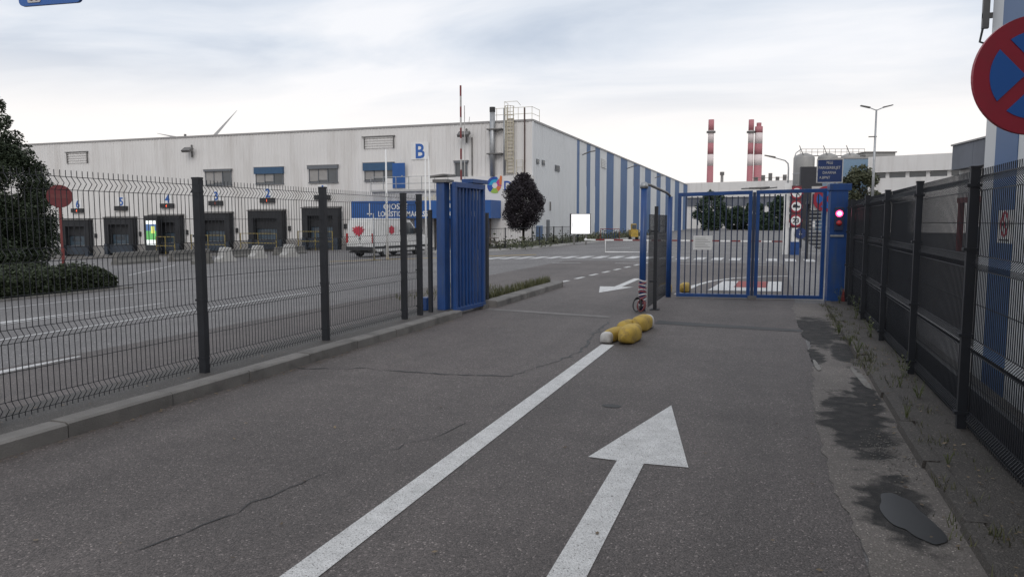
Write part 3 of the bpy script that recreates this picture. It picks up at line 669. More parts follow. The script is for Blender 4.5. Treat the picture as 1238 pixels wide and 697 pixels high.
# sloping plinth along the docks
b = MB(); n = 30
vs = []; fs = []
for i in range(n+1):
    X = XL+(-36-XL)*i/n; vs += [(X, FY-.14, -3.2), (X, FY-.14, g(X)+1.05), (X, FY-.02, g(X)+1.05)]
for i in range(n): a = 3*i; fs += [(a, a+3, a+4, a+1), (a+1, a+4, a+5, a+2)]
b.add(vs, fs).build('plinth', m_plinth, wh, fix=False)
def dock(cx, num, lit=False):
    z0 = g(cx)+.05; zt = z0+3.78; hw = 1.95
    d = bpy.data.objects.new('loading_dock', None); COL.objects.link(d); d.parent = wh; d.location = (cx, FY, 0)
    b = MB(); b.box(-hw, -hw+.62, -.62, -.04, z0+.35, zt-.7); b.box(hw-.62, hw, -.62, -.04, z0+.35, zt-.7); b.box(-hw, hw, -.62, -.04, zt-.7, zt); b.build('shelter', m_black_rubber, d)
    b = MB(); b.prism([(-.06, zt+.0), (-.70, zt-.02), (-.70, zt+.05), (-.06, zt+.16)], -hw-.08, hw+.08, axis='x'); b.build('rain_hood', m_steel_d, d)
    b = MB(); b.box(-1.3, 1.3, -.10, -.045, z0+1.1, zt-1.1); b.build('dock_door', m_dock_door, d)
    b = MB(); b.box(-1.32, 1.32, -.20, -.048, zt-1.7, zt-.701); b.build('head_curtain', m_black_rubber, d)
    b = MB(); b.box(-1.4, 1.4, -.55, -.15, z0+.15, z0+1.05); b.box(-1.9, -1.45, -.75, -.15, z0, z0+1.1); b.box(1.45, 1.9, -.75, -.15, z0, z0+1.1); b.build('dock_leveller', m_dock_in, d)
    b = MB(); b.box(-1.0, .3, -.115, -.101, z0+1.5, z0+1.9); b.build('door_window', m_glass, d)
    b = MB(); b.box(hw+.28, hw+.52, -.16, -.04, z0+1.9, z0+2.35); b.build('control_box', m_plastic, d)
    b = MB(); b.box(hw+.02, hw+.10, -.10, -.04, z0+.4, zt-.3); b.build('guide_rail', m_steel, d)
    zp = zt+.75+ (1.05 if cx > -54 else .9)*.0
    b = MB(); b.box(-.82, .82, -.26, -.04, zp, zp+.44); ld = b.build('display_box', m_plastic, d)
    text('arrow_light', '4' if num in (4, 6) else '1', .36, m_led, ld, T(0, -.27, zp+.08) @ UP, .006)
    b = MB(); b.box(-.52, .52, -.07, -.04, zp+.46, zp+1.40); npl = b.build('number_plate', m_white, d)
    text('numeral', str(num), 1.12, m_blue_sign, npl, T(0, -.075, zp+.53) @ UP, .004, bold=.035)
for k, num in enumerate((1, 2, 3, 4, 5, 6)): dock(-38.95-6.06*k+(.0), num)
def window(x0, x1, z0, z1, shutter=.5, blind=True, bars=2, y=FY-.04):
    f = bpy.data.objects.new('window', None); COL.objects.link(f); f.parent = wh; f.location = ((x0+x1)/2, y, 0); hw = (x1-x0)/2
    b = MB(); b.box(-hw, hw, -.10, 0, z1-.07, z1); b.box(-hw-.06, hw+.06, -.14, 0, z0-.06, z0+.01)
    for i in range(bars+2):
        xx = -hw+.035+(2*hw-.07)*i/(bars+1); b.box(xx-.035, xx+.035, -.10, -.001, z0+.011, z1-.071)
    b.build('frame', m_winframe, f)
    b = MB(); b.box(-hw+.03, hw-.03, -.05, -.03, z0, z1-.03); b.build('pane', m_glass, f)
    if blind:
        w_ = (2*hw-.07)/(bars+1)
        for i in range(bars+1):
            if (i+int(-x0)) % 3: 
                MB().box(-hw+.09+w_*i, -hw-.01+w_*(i+1), -.065, -.052, z0+.05+.3*((i*7+int(-x0)) % 3)*.3, z1-.1).build('blind', m_blind, f)
    if shutter: MB().box(-hw-.08, hw+.08, -.24, -.002, z1-shutter, z1+.06).build('shutter_box', m_shutter if shutter > .3 else m_winframe, f)
    MB().box(-hw-.12, hw+.12, -.26, 0, z1+.061, z1+.11).build('drip_cap', m_trim, f)
window(-52.25, -49.15, 5.05, 6.48, .12); window(-46.3, -43.2, 5.08, 6.55, .55); window(-40.35, -37.3, 5.1, 6.58, .26); window(-34.5, -31.6, 5.15, 6.66, .62)
window(-25.65, -24.55, 5.36, 6.6, .1, False, 1)
def louvre(x0, x1, z0, z1):
    f = bpy.data.objects.new('vent_grille', None); COL.objects.link(f); f.parent = wh; f.location = ((x0+x1)/2, FY-.04, 0); hw = (x1-x0)/2
    b = MB(); b.box(-hw, -hw+.08, -.12, 0, z0, z1); b.box(hw-.08, hw, -.12, 0, z0, z1); b.box(-hw-.2, hw+.1, -.14, 0, z1, z1+.08); b.build('frame', m_steel_d, f)
    sm = MB().box(-hw+.08, hw-.08, -.07, -.02, -.025, .025).mesh('slat', m_white_wall)
    for i in range(5): inst('slat', sm, f, (0, 0, z0+.08+(z1-z0-.16)*i/4))
louvre(-70.4, -67.5, 7.6, 8.75); louvre(-34.5, -31.5, 7.95, 8.98)
def flood(x, z):
    f = bpy.data.objects.new('floodlight', None); COL.objects.link(f); f.parent = wh; f.location = (x, FY-.04, z)
    b = MB(); b.box(-.06, .06, -.5, 0, .18, .28); b.box(-.05, .05, -.12, 0, -.6, .6); b.build('arm', m_steel_d, f)
    Mx = T(0, -.6, .1) @ Matrix.Rotation(R(35), 4, 'X'); b = MB(); b.box(-.5, .5, -.35, .25, -.12, .12, Mx); b.build('lamp_head', m_steel_d, f)
flood(-53.8, 8.4); flood(-24.6, 8.75)
MB().box(-24.15, -24.05, FY-.14, FY-.04, 5.4, 8.6).build('conduit', m_steel_d, wh)
# letter board, blue door, balcony
b = MB(); b.box(-29.85, -28.15, FY-.09, FY-.04, 6.9, 8.36); lb = b.build('letter_board', m_white, wh)
text('letter', 'B', 1.75, m_blue_sign, lb, T(-29.0, FY-.10, 7.02) @ UP, .006, bold=.03)
b = MB(); b.box(-31.5, -30.3, FY-.45, FY-.36, 4.45, 6.62); dr = b.build('door', m_blue_canopy, wh); MB().box(-30.6, -30.5, FY-.50, FY-.46, 5.4, 5.55).build('handle', m_steel, dr)
b = MB(); b.box(-33.0, -25.6, FY-1.7, FY-.36, 4.10, 4.26); bal = b.build('balcony', m_conc, wh)
b = MB()
for X in [-32.95+i*1.22 for i in range(7)]: b.box(X-.025, X+.025, FY-1.68, FY-1.63, 4.27, 5.36)
for z in (4.75, 5.33): b.box(-32.97, -25.6, FY-1.625, FY-1.585, z, z+.05)
b.build('railing', m_steel, bal)
b = MB(); b.box(-32.9, -25.7, FY-1.5, FY-.37, 3.3, 4.09); bal2 = b.build('balcony_underside', m_white_dirty, wh)
# blue entrance canopy with lettering
cn = thing('entrance_canopy', 'blue entrance canopy with white lettering over the dark doorway', 'canopy', (0, FY-2.6, 0))
b = MB(); b.box(-34.3, -21.4, -.15, 2.24, 1.82, 3.28); b.build('fascia', m_blue_canopy, cn, bevel=.01)
text('lettering', 'OJOSTE', .66, m_white, cn, T(-30.0, -.16, 2.58) @ UP, .006, bold=.012); text('lettering', 'LOGISTIC / MAGASSL', .62, m_white, cn, T(-29.2, -.16, 1.98) @ UP, .006, bold=.012, sx=.85)
text('lettering', 'R', .66, m_white, cn, T(-25.0, -.16, 2.58) @ UP, .006, bold=.012); text('lettering', 'CONTROLE', .62, m_white, cn, T(-24.0, -.16, 1.98) @ UP, .006, bold=.012, sx=.85)
b = MB(); b.box(-32.55, -32.45, -.18, -.152, 1.98, 3.1); b.box(-32.75, -32.25, -.18, -.152, 2.15, 2.25); b.build('emblem', m_white, cn)
b = MB(); b.box(-27.4, -22.3, 1.9, 2.24, g(-25)-.2, 1.80); b.build('doorway', m_wood, cn)
for X in (-34.0, -28.2, -21.8): MB().box(X-.12, X+.12, 0, .24, g(X)-.2, 1.8).build('column', m_blue_canopy, cn)
b = MB()
for i in range(26): b.box(-27.5+i*.2, -27.4+i*.2, -.05, .0, 3.285, 3.6+.15*(i % 2))
b.build('trellis', m_yellow_old, cn)
# logo on the lower wall
lg = bpy.data.objects.new('logo', None); COL.objects.link(lg); lg.parent = wh; lg.location = (-21.95, FY-.36, 4.55)
def arcband(r0, r1, a0, a1, y, cx=0, cz=0, n=18):
    o = [(cx+r1*math.cos(R(a0+(a1-a0)*i/n)), cz+r1*math.sin(R(a0+(a1-a0)*i/n))) for i in range(n+1)]; o += [(cx+r0*math.cos(R(a1-(a1-a0)*i/n)), cz+r0*math.sin(R(a1-(a1-a0)*i/n))) for i in range(n+1)]
    return MB().prism(o, y, y+.012)
for a0, a1, mm, r1 in ((60, 175, m_cyan, .66), (175, 235, m_lblue, .68), (235, 300, m_green, .66), (300, 350, m_orange, .58), (350, 420, m_pink, .60)): arcband(.24, r1, a0+1, a1-1, -.02).build('logo_segment', mm, lg)
MB().prism([(.42, .0), (.62, .05), (.66, .75), (.50, .80), (.40, .5)], -.04, -.025).build('logo_segment', m_orange, lg)
arcband(.5, .72, 70, 170, -.04).build('logo_segment', m_lblue, lg)
text('logo_lettering', 'DEC', 1.1, m_lblue, lg, T(1.75, -.02, -.42) @ UP, .006, bold=.02, sx=.9)
# flue pipes, caged ladder, roof railing
b = MB(); b.cyl((-22.15, FY-.35, 5.33), (-22.15, FY-.35, 10.55), .22, 14); fl_ = b.build('flue_pipe', m_steel, wh, smooth=True)
MB().cyl((-22.15, FY-.35, 10.56), (-22.15, FY-.35, 10.95), .24, 14).build('flue_cap', m_plastic, fl_)
b = MB(); b.box(-22.6, -21.3, FY-.60, FY-.04, 7.1, 7.2); b.box(-22.6, -21.3, FY-.60, FY-.04, 9.1, 9.2); b.build('bracket', m_steel_d, wh)
MB().cyl((-21.15, FY-.22, 5.33), (-21.15, FY-.22, 10.85), .09, 10).build('downpipe', m_steel, wh, smooth=True)
MB().cyl((-19.4, FY-.16, 5.33), (-19.4, FY-.16, 10.8), .06, 8).build('downpipe', mat('brown_pipe', (.085, .055, .05), .6), wh)
ld = bpy.data.objects.new('caged_ladder', None); COL.objects.link(ld); ld.parent = wh; ld.location = (-20.62, FY-.1, 0)
b = MB()
for X in (-.28, .28): b.box(X-.03, X+.03, -.2, -.14, 5.5, 10.9)
b.build('stile', m_yellow_old, ld)
rm = MB().box(-.25, .25, -.19, -.15, -.02, .02).mesh('rung', m_yellow_old)
for i in range(18): inst('rung', rm, ld, (0, 0, 5.6+i*.29))
b = MB()
for i in range(7):
    z = 6.6+i*.72; b.tube([(.38*math.cos(R(a)), -.2+.62*math.sin(R(a)), z) for a in range(180, 361, 20)], .022, 5)
for a in (200, 235, 270, 305, 340): b.tube([(.38*math.cos(R(a)), -.2+.62*math.sin(R(a)), 6.6) , (.38*math.cos(R(a)), -.2+.62*math.sin(R(a)), 10.95)], .02, 5)
b.build('cage', m_yellow_old, ld)
b = MB(); b.box(-.32, .32, -.12, -.09, 5.5, 10.0); b.build('back_panel', mat('ladder_panel', (.53, .495, .44), .7), ld)
b = MB(); b.tube([(.55, -.15, 5.4), (.55, -.15, 6.6), (1.1, -.15, 6.6), (1.1, -.15, 5.4)], .025, 5); b.tube([(.55, -.15, 6.0), (1.1, -.15, 6.0)], .02, 5); b.build('gate_hoop', m_yellow_old, ld)
b = MB()
for X in (-22.0, -20.9, -20.1, -19.6, -18.9): b.cyl((X, FY+.25, ZT), (X, FY+.25, ZT+1.15), .022, 6)
for z in (.6, 1.13): b.tube([(-22.3, FY+.25, ZT+z), (-18.88, FY+.25, ZT+z), (-18.88, FY+2.2, ZT+z)], .02, 5)
b.cyl((-18.88, FY+2.2, ZT), (-18.88, FY+2.2, ZT+1.15), .022, 6)
b.tube([(-21.0, FY-.6, ZT+.4), (-21.0, FY-.6, ZT+1.5), (-19.9, FY-.6, ZT+1.5), (-19.9, FY+.25, ZT+1.3)], .022, 5); b.tube([(-21.0, FY-.6, ZT+1.5), (-21.0, FY+.25, ZT+1.5), (-21.0, FY+.25, ZT)], .022, 5)
b.build('roof_railing', m_yellow_old, wh)
b = MB(); b.cyl((-24.6, FY+.4, ZT), (-24.5, FY+.4, ZT+.6), .02, 5); b.cyl((-55, FY+.4, ZT), (-55, FY+.4, ZT+.35), .12, 6); b.build('roof_vent', m_steel_d, wh)
# side wall details
for (Y0, Y1, z0, z1) in ((58.5, 59.2, 6.35, 6.75), (60.1, 60.8, 6.35, 6.78), (64.0, 65.5, 6.12, 6.65)):
    f = MB().box(CXR+.035, CXR+.09, Y0, Y1, z0, z1).build('window', m_winframe, wh); MB().box(CXR+.092, CXR+.10, Y0+.08, Y1-.08, z0+.07, z1-.07).build('pane', m_glass, f)
MB().box(CXR+.03, CXR+.10, 61.5, 62.3, -1, 1.7).build('side_door', m_winframe, wh)
MB().box(CXR+.03, CXR+.10, 58.6, 60.2, -1, 1.2).build('side_door', m_blue_side, wh)
for i in range(6): MB().box(CXR+.05, CXR+.12, 83.0, 85.4, 7.75+i*.18, 7.87+i*.18).build('grille_slat', m_white, wh)
for Y, z in ((74.2, 8.4), (98.5, 8.6), (123.0, 8.7)):
    MB().tube([(CXR+.02, Y, z), (CXR+.9, Y-.4, z+.25), (CXR+1.5, Y-.7, z+.3)], .06, 6).build('wall_lamp', m_steel_d, wh)
MB().box(CXR+.04, CXR+.14, 62.4, 62.55, 2.5, 3.3).build('vent_pipe', m_steel_d, wh)

# dock furniture
m_yellow_rail = mat('dull_yellow_rail', (.26, .20, .06), .6, var=.2, vscale=3)
def rail(cx, wd, label):
    z = g(cx); t = thing('safety_rail', label, 'safety rail', (cx, FY-1.9, z), 0, 'yellow dock rails')
    for X in (-wd/2, 0, wd/2): MB().box(X-.03, X+.03, -.03, .03, 0, 1.75).build('post', m_yellow_rail, t)
    for zz in (1.0, 1.88): MB().box(-wd/2, wd/2, -.025, .025, zz-.2, zz-.145).build('bar', m_yellow_rail, t)
rail(-55.8, 2.3, 'narrow yellow safety rail beside the lit advertising screen'); rail(-50.6, 4.0, 'yellow safety rail below the plain grey office window'); rail(-44.8, 4.0, 'yellow safety rail below the blue-shuttered window between two docks'); rail(-38.6, 3.6, 'yellow safety rail at the dock beside the white van')
sc = thing('display_screen', 'tall black advertising totem with a lit green and white screen at dock 4', 'screen', (-58.05, FY-1.2, g(-58)))
b = MB(); b.box(-.85, .85, -.18, .18, 0, 3.85); b.build('housing', m_plastic, sc)
for z0, z1, mm in ((.95, 1.45, m_screen), (1.45, 2.35, m_screen_g), (2.35, 3.0, m_screen_b), (3.0, 3.35, m_screen)): MB().box(-.62, .62, -.20, -.182, z0+.003, z1).build('screen', mm, sc)
MB().box(.02, .45, -.215, -.201, 2.1, 2.8).build('picture', m_screen_y, sc)
def jersey(loc, rz, L, h, wd, mm, label, group):
    t = MB().prism([(-wd/2, 0), (wd/2, 0), (wd/2, h*.22), (wd*.28, h*.42), (wd*.2, h), (-wd*.2, h), (-wd*.28, h*.42), (-wd/2, h*.22)], -L/2, L/2).build('concrete_barrier', mm, loc=(loc[0], loc[1], g(loc[0])-.02), rotz=rz, bevel=.02)
    tag(t, label, 'barrier', group)
JG = 'concrete barriers in the yard'
view = math.atan2(-36, 34)
jersey((-36.3, 33.9), R(5), 3.4, .75, .6, m_conc_d, 'long dark concrete barrier beside the lit screen, closest to the hedge', JG)
jersey((-35.7, 37.6), R(5), 3.6, .70, .6, m_conc_d, 'long dark concrete barrier before the narrow yellow rail and lit screen', JG)
jersey((-35.0, 41.6), R(0), 3.4, .60, .6, m_conc_d, 'long dark concrete barrier behind the pale flared blocks', JG)
jersey((-34.2, 46.0), R(0), 3.4, .60, .6, m_conc_d, 'long dark concrete barrier at the van end of the barrier row', JG)
for (x, y, mm, lab) in ((-29.2, 31.6, m_conc_d, 'dark upright concrete block below dock 3'), (-29.9, 34.2, m_conc, 'pale flared concrete block beside the dark upright block below dock 3'), (-31.0, 38.4, m_conc, 'pale flared concrete block below loading dock 2'), (-29.2, 39.2, m_conc, 'pale flared concrete block between loading docks 2 and 1')):
    jersey((x, y), R(60), .95, .84, .95, mm, lab, JG)
b = MB(); vs = [(-72, 47, g(-72)-.05), (-40, 47.5, g(-40)-.05), (-40, 47.8, g(-40)-.05), (-72, 47.3, g(-72)-.05)]; vs += [(x, y, z+.2) for x, y, z in vs]
tag(MB().add(vs, [(3, 2, 1, 0), (4, 5, 6, 7), (0, 1, 5, 4), (1, 2, 6, 5), (2, 3, 7, 6), (3, 0, 4, 7)]).build('yard_kerb', m_kerb), kind='structure')

# ------------------------------------------------------------------ van
def build_van():
    th = thing('delivery_van', 'white delivery van with a red splash sticker on its rear door', 'van', (-22.0, 36.0, g(-22.0)), R(-8)); th.scale = (1.07, 1.07, 1.07)
    W = .93       # local: x across, y forward, rear at 0
    prof = [(0.0, .45), (-.02, .9), (.03, 1.55), (.12, 2.0), (.3, 2.08), (2.9, 2.08), (3.35, 1.98), (4.05, 1.28), (4.85, 1.08), (5.0, .85), (5.02, .42), (4.75, .30), (.3, .30)]
    b = MB(); vs = []; n = len(prof)
    for X, s in ((-W, 0), (-W*.97, 1), (W*.97, 1), (W, 0)): pass
    def ring(X, inset): return [(X*(1-.10*max(0, (z-1.2))/.9), y, z) for y, z in prof]
    vs = ring(-W, 0)+ring(W, 0)
    b.add(vs, [tuple(range(n)), tuple(range(2*n-1, n-1, -1))]+[(i+n, (i+1) % n+n, (i+1) % n, i) for i in range(n)])
    b.build('body', m_van, th, bevel=.05)
    b = MB(); b.box(-W+.02, W-.02, -.10, .02, .38, .58); b.build('rear_bumper', m_plastic, th, bevel=.02)
    for s in (-1, 1): MB().box(s*W-.13*(s > 0)-.0, s*W+.13*(s < 0), -.045, -.005, .78, 1.28).build('tail_light', m_redlens, th)
    d = MB().box(-.008, .008, -.035, -.015, .6, 1.9).build('rear_door_gap', m_plastic, th)
    pts = []
    for i in range(22):
        t = 2*math.pi*i/22; r = (.40 if i % 2 else .25)*(1+.12*math.sin(3*t)); pts.append((-.12+r*1.05*math.cos(t), 1.42+r*.72*math.sin(t)))
    sm_ = MB().prism(pts, -.03, .02).build('splash_sticker', m_redprint, th)
    MB().box(-.18, .18, -.06, -.03, .62, .74).build('number_plate', m_white, th)
    MB().box(-.06, .06, -.07, -.03, .98, 1.04).build('door_handle', m_plastic, th)
    for s in (-1, 1):
        X = s*W
        for y in (.95, 3.95):
            wl = bpy.data.objects.new('wheel', None); COL.objects.link(wl); wl.parent = th; wl.location = (X-.11*s, y, .33)
            MY = Matrix.Rotation(R(90), 4, 'Y')
            MB().lathe([(.20, -.11), (.31, -.11), (.33, -.07), (.33, .07), (.31, .11), (.20, .11)], 24, M=MY).build('tyre', m_tyre, wl, smooth=False)
            MB().lathe([(.20, -.112), (.06, -.118), (.05, .118), (.20, .112)], 18, M=MY).build('rim', m_steel, wl)
        xs = lambda z: s*(W*(1-.10*max(0, z-1.2)/.9)+.006)
        MB().add([(xs(1.22), 2.75, 1.22), (xs(1.22), 3.95, 1.22), (xs(1.85), 3.32, 1.85), (xs(1.85), 2.75, 1.85)], [(0, 1, 2, 3)]).build('side_window', m_glass, th)
        MB().box(s*W-.02, s*W+.02, .0, 4.9, .48, .60).build('side_strip', m_plastic, th)
        mr_ = MB().box(s*(W+.02), s*(W+.22), 3.55, 3.65, 1.25, 1.55).build('mirror', m_plastic, th, bevel=.02)
    MB().add([(-.80, 3.40, 1.965), (.80, 3.40, 1.965), (.86, 4.03, 1.325), (-.86, 4.03, 1.325)], [(0, 1, 2, 3)]).build('windscreen', m_glass, th).location = (0, .012, .012)
    x_ = W+.012
    pts = [(1.55+.26*math.cos(t*.5236)*(1 if t % 2 else .75), 1.45+.26*math.sin(t*.5236)*(1 if t % 2 else .75)) for t in range(12)]
    MB().prism(pts, W*.975, W*.985, axis='x').build('side_sticker', m_redprint, th)
    MB().lathe([(.05, -.08), (.31, -.08), (.33, -.05), (.33, .05), (.31, .08), (.05, .08)], 20, M=T(.05, .35, .42) @ Matrix.Rotation(R(18), 4, 'X')).build('spare_wheel', m_tyre, th)
    MB().box(-W+.08, W-.08, .1, 4.7, .24, .31).build('underbody', m_plastic, th)
build_van()
# slender poles in front of the canopy
def pole(x, y, h, r, lean, label, mm=None):
    tag(MB().tube([(0, 0, -.1), (lean*.3, 0, h*.5), (lean, 0, h)], [r, r*.9, r*.6], 8).build('flagpole', mm or m_white, loc=(x, y, g(x)), smooth=True), label, 'pole', 'slender white poles')
pole(-18.3, 32.5, 5.5, .06, 0, 'tall white pole just right of the van, before the canopy'); pole(-19.6, 39.5, 6.0, .055, 0, 'slim white pole between the dark fence posts, reaching the letter board'); pole(-22.7, 46.5, 6.6, .06, -.12, 'slightly bent white pole beside the blue folding gate, before the doorway'); pole(-18.9, 32.2, 2.35, .05, 0, 'short grey steel pole beside the van', m_steel)

# ------------------------------------------------------------------ garden fence, lit panel, picnic table, far barrier
gf = thing('garden_fence', 'low dark steel fence on a kerb in front of the warehouse corner', 'fence')
P0 = [(-20.4, 42.4), (-17.0, 42.6), (-15.6, 46), (-15.3, 52), (-14.9, 57.5)]
for a, c in zip(P0, P0[1:]):
    a = Vector(a); c = Vector(c); n = max(1, round((c-a).length/1.7))
    for i in range(n+1):
        p = a+(c-a)*i/n; MB().box(p.x-.03, p.x+.03, p.y-.03, p.y+.03, g(p.x)-.1, g(p.x)+1.45).build('post', m_anth, gf)
    for hh in (.25, 1.40): MB().tube([(a.x, a.y, g(a.x)+hh), (c.x, c.y, g(c.x)+hh)], .018, 5).build('rail', m_anth, gf)
    bb = MB(); m = int((c-a).length/.16)
    for i in range(m): p = a+(c-a)*i/m; bb.tube([(p.x, p.y, g(p.x)+.25), (p.x, p.y, g(p.x)+1.4)], .006, 3, cap=False)
    bb.build('wire_infill', m_anth, gf)
b = MB(); vs = []
gk = tag(bpy.data.objects.new('garden_kerb', None), kind='structure'); COL.objects.link(gk)
K0 = [(-20.4, 42.0), (-16.7, 42.2), (-15.1, 45.8), (-14.7, 52), (-14.2, 58), (-13.6, 68), (-13.2, 80), (-13, 96)]
for a, c in zip(K0, K0[1:]):
    a = Vector(a); c = Vector(c); L_ = (c-a).length; n = max(1, round(L_/2)); 
    for i in range(n):
        p = a+(c-a)*i/n; inst('kerb_stone', MB().box(-.13, .13, .01, L_/n-.01, -.1, .14).mesh('kerb_stone', m_conc), gk, (p.x, p.y, g(p.x)), math.atan2(-(c-a).x, (c-a).y))
def flatpoly(name, pts, dz, m_): return tag(MB().add([(x, y, g(x)+dz) for x, y in pts], [tuple(range(len(pts)))]).build(name, m_, fix=False), kind='structure')
flatpoly('planting_bed', [(-18.7, 57.0), (-18.7, 42.4), (-16.7, 42.4), (-15.2, 45.8), (-14.8, 52), (-14.3, 58), (-13.7, 68), (-13.3, 80), (-13.1, 96), (-18.7, 96)], .10, m_verge)
bp = thing('lit_panel', 'bright white backlit site plan board on two posts by the garden fence', 'sign board', (-13.7, 53.6, g(-13.7)), R(12))
b = MB(); b.box(-.78, .78, -.08, .08, .80, 2.34); b.build('case', m_plastic, bp)
MB().box(-.66, .72, -.10, -.082, .84, 2.30).build('lit_face', m_lightbox, bp)
b = MB(); b.ring(.28, .315, -.108, -.101, 9, cx=-.25, cz=1.5); b.ring(.12, .14, -.108, -.101, 5, cx=-.2, cz=1.62); b.box(-.55, -.1, -.108, -.101, 1.10, 1.125); b.box(-.6, -.57, -.108, -.101, 1.2, 1.8); b.box(.2, .55, -.108, -.101, 1.92, 1.95); b.box(.2, .5, -.108, -.101, 1.84, 1.86); b.build('site_plan', m_grey_print, bp)
for X in (-.45, .45): MB().box(X-.06, X+.06, -.05, .05, 0, .82).build('post', m_steel_d, bp)
pt = thing('picnic_table', 'weathered picnic table behind the garden fence', 'table', (-18.2, 45.5, g(-18.2)+.1), R(75))
for i in range(4): MB().box(-.36+i*.19, -.20+i*.19, -.9, .9, .70, .74).build('top_plank', m_wood, pt)
for s in (-1, 1):
    MB().box(s*.72-.13, s*.72+.13, -.9, .9, .42, .46).build('bench_plank', m_wood, pt)
    for y in (-.6, .6): MB().prism([(s*.6, 0), (s*.7, 0), (s*.25, .7), (s*.15, .7)], y-.04, y+.04).build('leg', m_wood, pt)
for y in (-.6, .6): MB().box(-.8, .8, y-.035, y+.035, .36, .419).build('brace', m_wood, pt)
fb = thing('boom_barrier', 'lowered red and white boom barrier across the street beyond the gate', 'barrier')
n = 20; X0, X1 = -9.2, .45
bs = MB().box(0, (X1-X0)/n, -.025, .025, -.035, .035)
mw, mr_ = bs.mesh('boom_section', m_white), bs.mesh('boom_section', m_red_steel)
for i in range(n): inst('boom_section', mr_ if i % 2 else mw, fb, (X0+(X1-X0)*i/n, 37.4, .62))
MB().lathe([(0, -.09), (.09, -.03), (.09, .03), (0, .09)], 10, c=(X0-.05, 37.4, .62)).build('end_ball', m_white, fb)
MB().box(.46, .70, 37.25, 37.55, 0, 3.4).build('pivot_post', m_white, fb)
MB().tube([(X0+1.0, 37.4, .6), (X0+1.0, 37.4, g(X0)+.05), (X0+3.2, 37.4, g(X0)+.05), (X0+3.2, 37.4, .6)], .03, 5).build('support_frame', m_white, fb)
# sign totem
st = thing('sign_totem', 'blue and white sign totem with three stacked round prohibition signs', 'road sign', (1.0, 37.0, 0), R(6))
MB().box(-.22, .22, .03, .10, 1.28, 3.25).build('back_board', mat('brown_board', (.10, .03, .035), .6), st)
MB().box(-.20, .20, .0, .12, 0, .62).build('base_box', m_blue, st)
MB().box(-.16, .16, .02, .08, .62, 1.27).build('lower_plate', m_white, st)
MB().cyl((0, .16, 0), (0, .16, 3.3), .045, 10).build('post', m_steel, st)
for k, z in enumerate((2.92, 2.28, 1.62)):
    d = MB().lathe([(.29, -.01), (.29, .01)], 32, M=T(0, 0, z) @ MRX).build('round_sign', m_red_sign, st)
    MB().lathe([(.215, -.004), (.215, .004)], 32, M=T(0, -.016, z) @ MRX).build('white_field', m_white, d)
    if k == 0: MB().box(-.19, .19, -.026, -.021, -.022, .022, T(0, 0, z) @ Matrix.Rotation(R(45), 4, 'Y')).build('symbol', m_black, d); MB().box(-.12, .12, -.031, -.027, -.02, .02, T(0, 0, z) @ Matrix.Rotation(R(0), 4, 'Y')).build('symbol', m_black, d)
    if k == 1: MB().prism([(-.16, -.06), (.16, -.06), (.16, .03), (.06, .03), (.03, .1), (-.12, .1), (-.16, .03)], -.026, -.021, T(0, 0, z)).build('symbol', m_black, d)
    if k == 2: text('numeral', '23', .30, m_black, d, T(0, -.024, z-.105) @ UP, .003, bold=.008)
d = MB().lathe([(.26, -.01), (.26, .01)], 28, M=T(.22, -.04, 1.02) @ MRX).build('round_sign', m_navy_sign, st)
MB().prism([(.14, 1.0), (.22, .9), (.30, 1.0), (.25, 1.0), (.25, 1.15), (.19, 1.15), (.19, 1.0)], -.058, -.053).build('symbol', m_white_dirty, d)
# turnstile and dark kiosk
tu = thing('turnstile', 'full-height steel turnstile with stacked horizontal bars behind the pillar', 'turnstile', (2.1, 33.0, 0), R(5))
for X in (-.75, .75): MB().box(X-.05, X+.05, -.06, .06, 0, 2.3).build('post', m_anth, tu)
MB().box(-.8, .8, -.5, .5, 2.3, 2.42).build('roof', m_anth, tu)
MB().cyl((-.12, .1, 0), (-.12, .1, 2.3), .05, 10).build('rotor_shaft', m_steel, tu)
bmh = MB().box(-.70, .70, -.02, .02, -.018, .018).mesh('bar', m_steel)
for i in range(13): inst('bar', bmh, tu, (.0, .02, .25+i*.155))
kk = thing('dark_tower_board', 'tall dark board tower rising behind the sign totem', 'sign board', (2.0, 46.5, 0), R(8))
MB().box(-.60, .60, -.2, .2, 1.6, 4.75).build('board', mat('dark_board', (.022, .023, .03), .5, var=.15), kk)
for X in (-.45, .45): MB().box(X-.06, X+.06, -.06, .06, 0, 1.6).build('leg', m_anth, kk)
yg = thing('yellow_machine', 'small yellow work platform parked beside the striped warehouse wall', 'machine', (-11.9, 66, g(-11.9)), R(20)); yg.scale = (.62, .62, .85)
MB().box(-.55, .55, -.9, .9, .35, 1.1).build('chassis', m_yellow, yg, bevel=.05); MB().box(-.35, .35, -.5, .4, 1.1, 1.75).build('cabin', m_yellow, yg, bevel=.05); MB().box(-.30, .30, -.52, -.505, 1.2, 1.65).build('window', m_glass, yg)
for sx in (-1, 1):
    for y in (-.6, .6): MB().lathe([(.1, -.1), (.28, -.1), (.3, 0), (.28, .1), (.1, .1)], 16, M=T(sx*.5, y, .3) @ Matrix.Rotation(R(90), 4, 'Y')).build('wheel', m_tyre, yg)
rf = thing('crowd_barrier', 'red and blue tubular barrier panel beside the yellow machine', 'barrier', (-12.9, 60.5, g(-12.9)), R(10))
b = MB(); b.tube([(-.8, 0, .1), (-.8, 0, 1.1), (.8, 0, 1.1), (.8, 0, .1)], .03, 6); b.build('frame', m_red_steel, rf)
for i in range(7): MB().cyl((-.6+i*.2, 0, .25), (-.6+i*.2, 0, 1.08), .016, 5).build('bar', m_blue, rf)
MB().tube([(-.8, 0, .25), (.8, 0, .25)], .02, 5).build('bottom_rail', m_red_steel, rf)

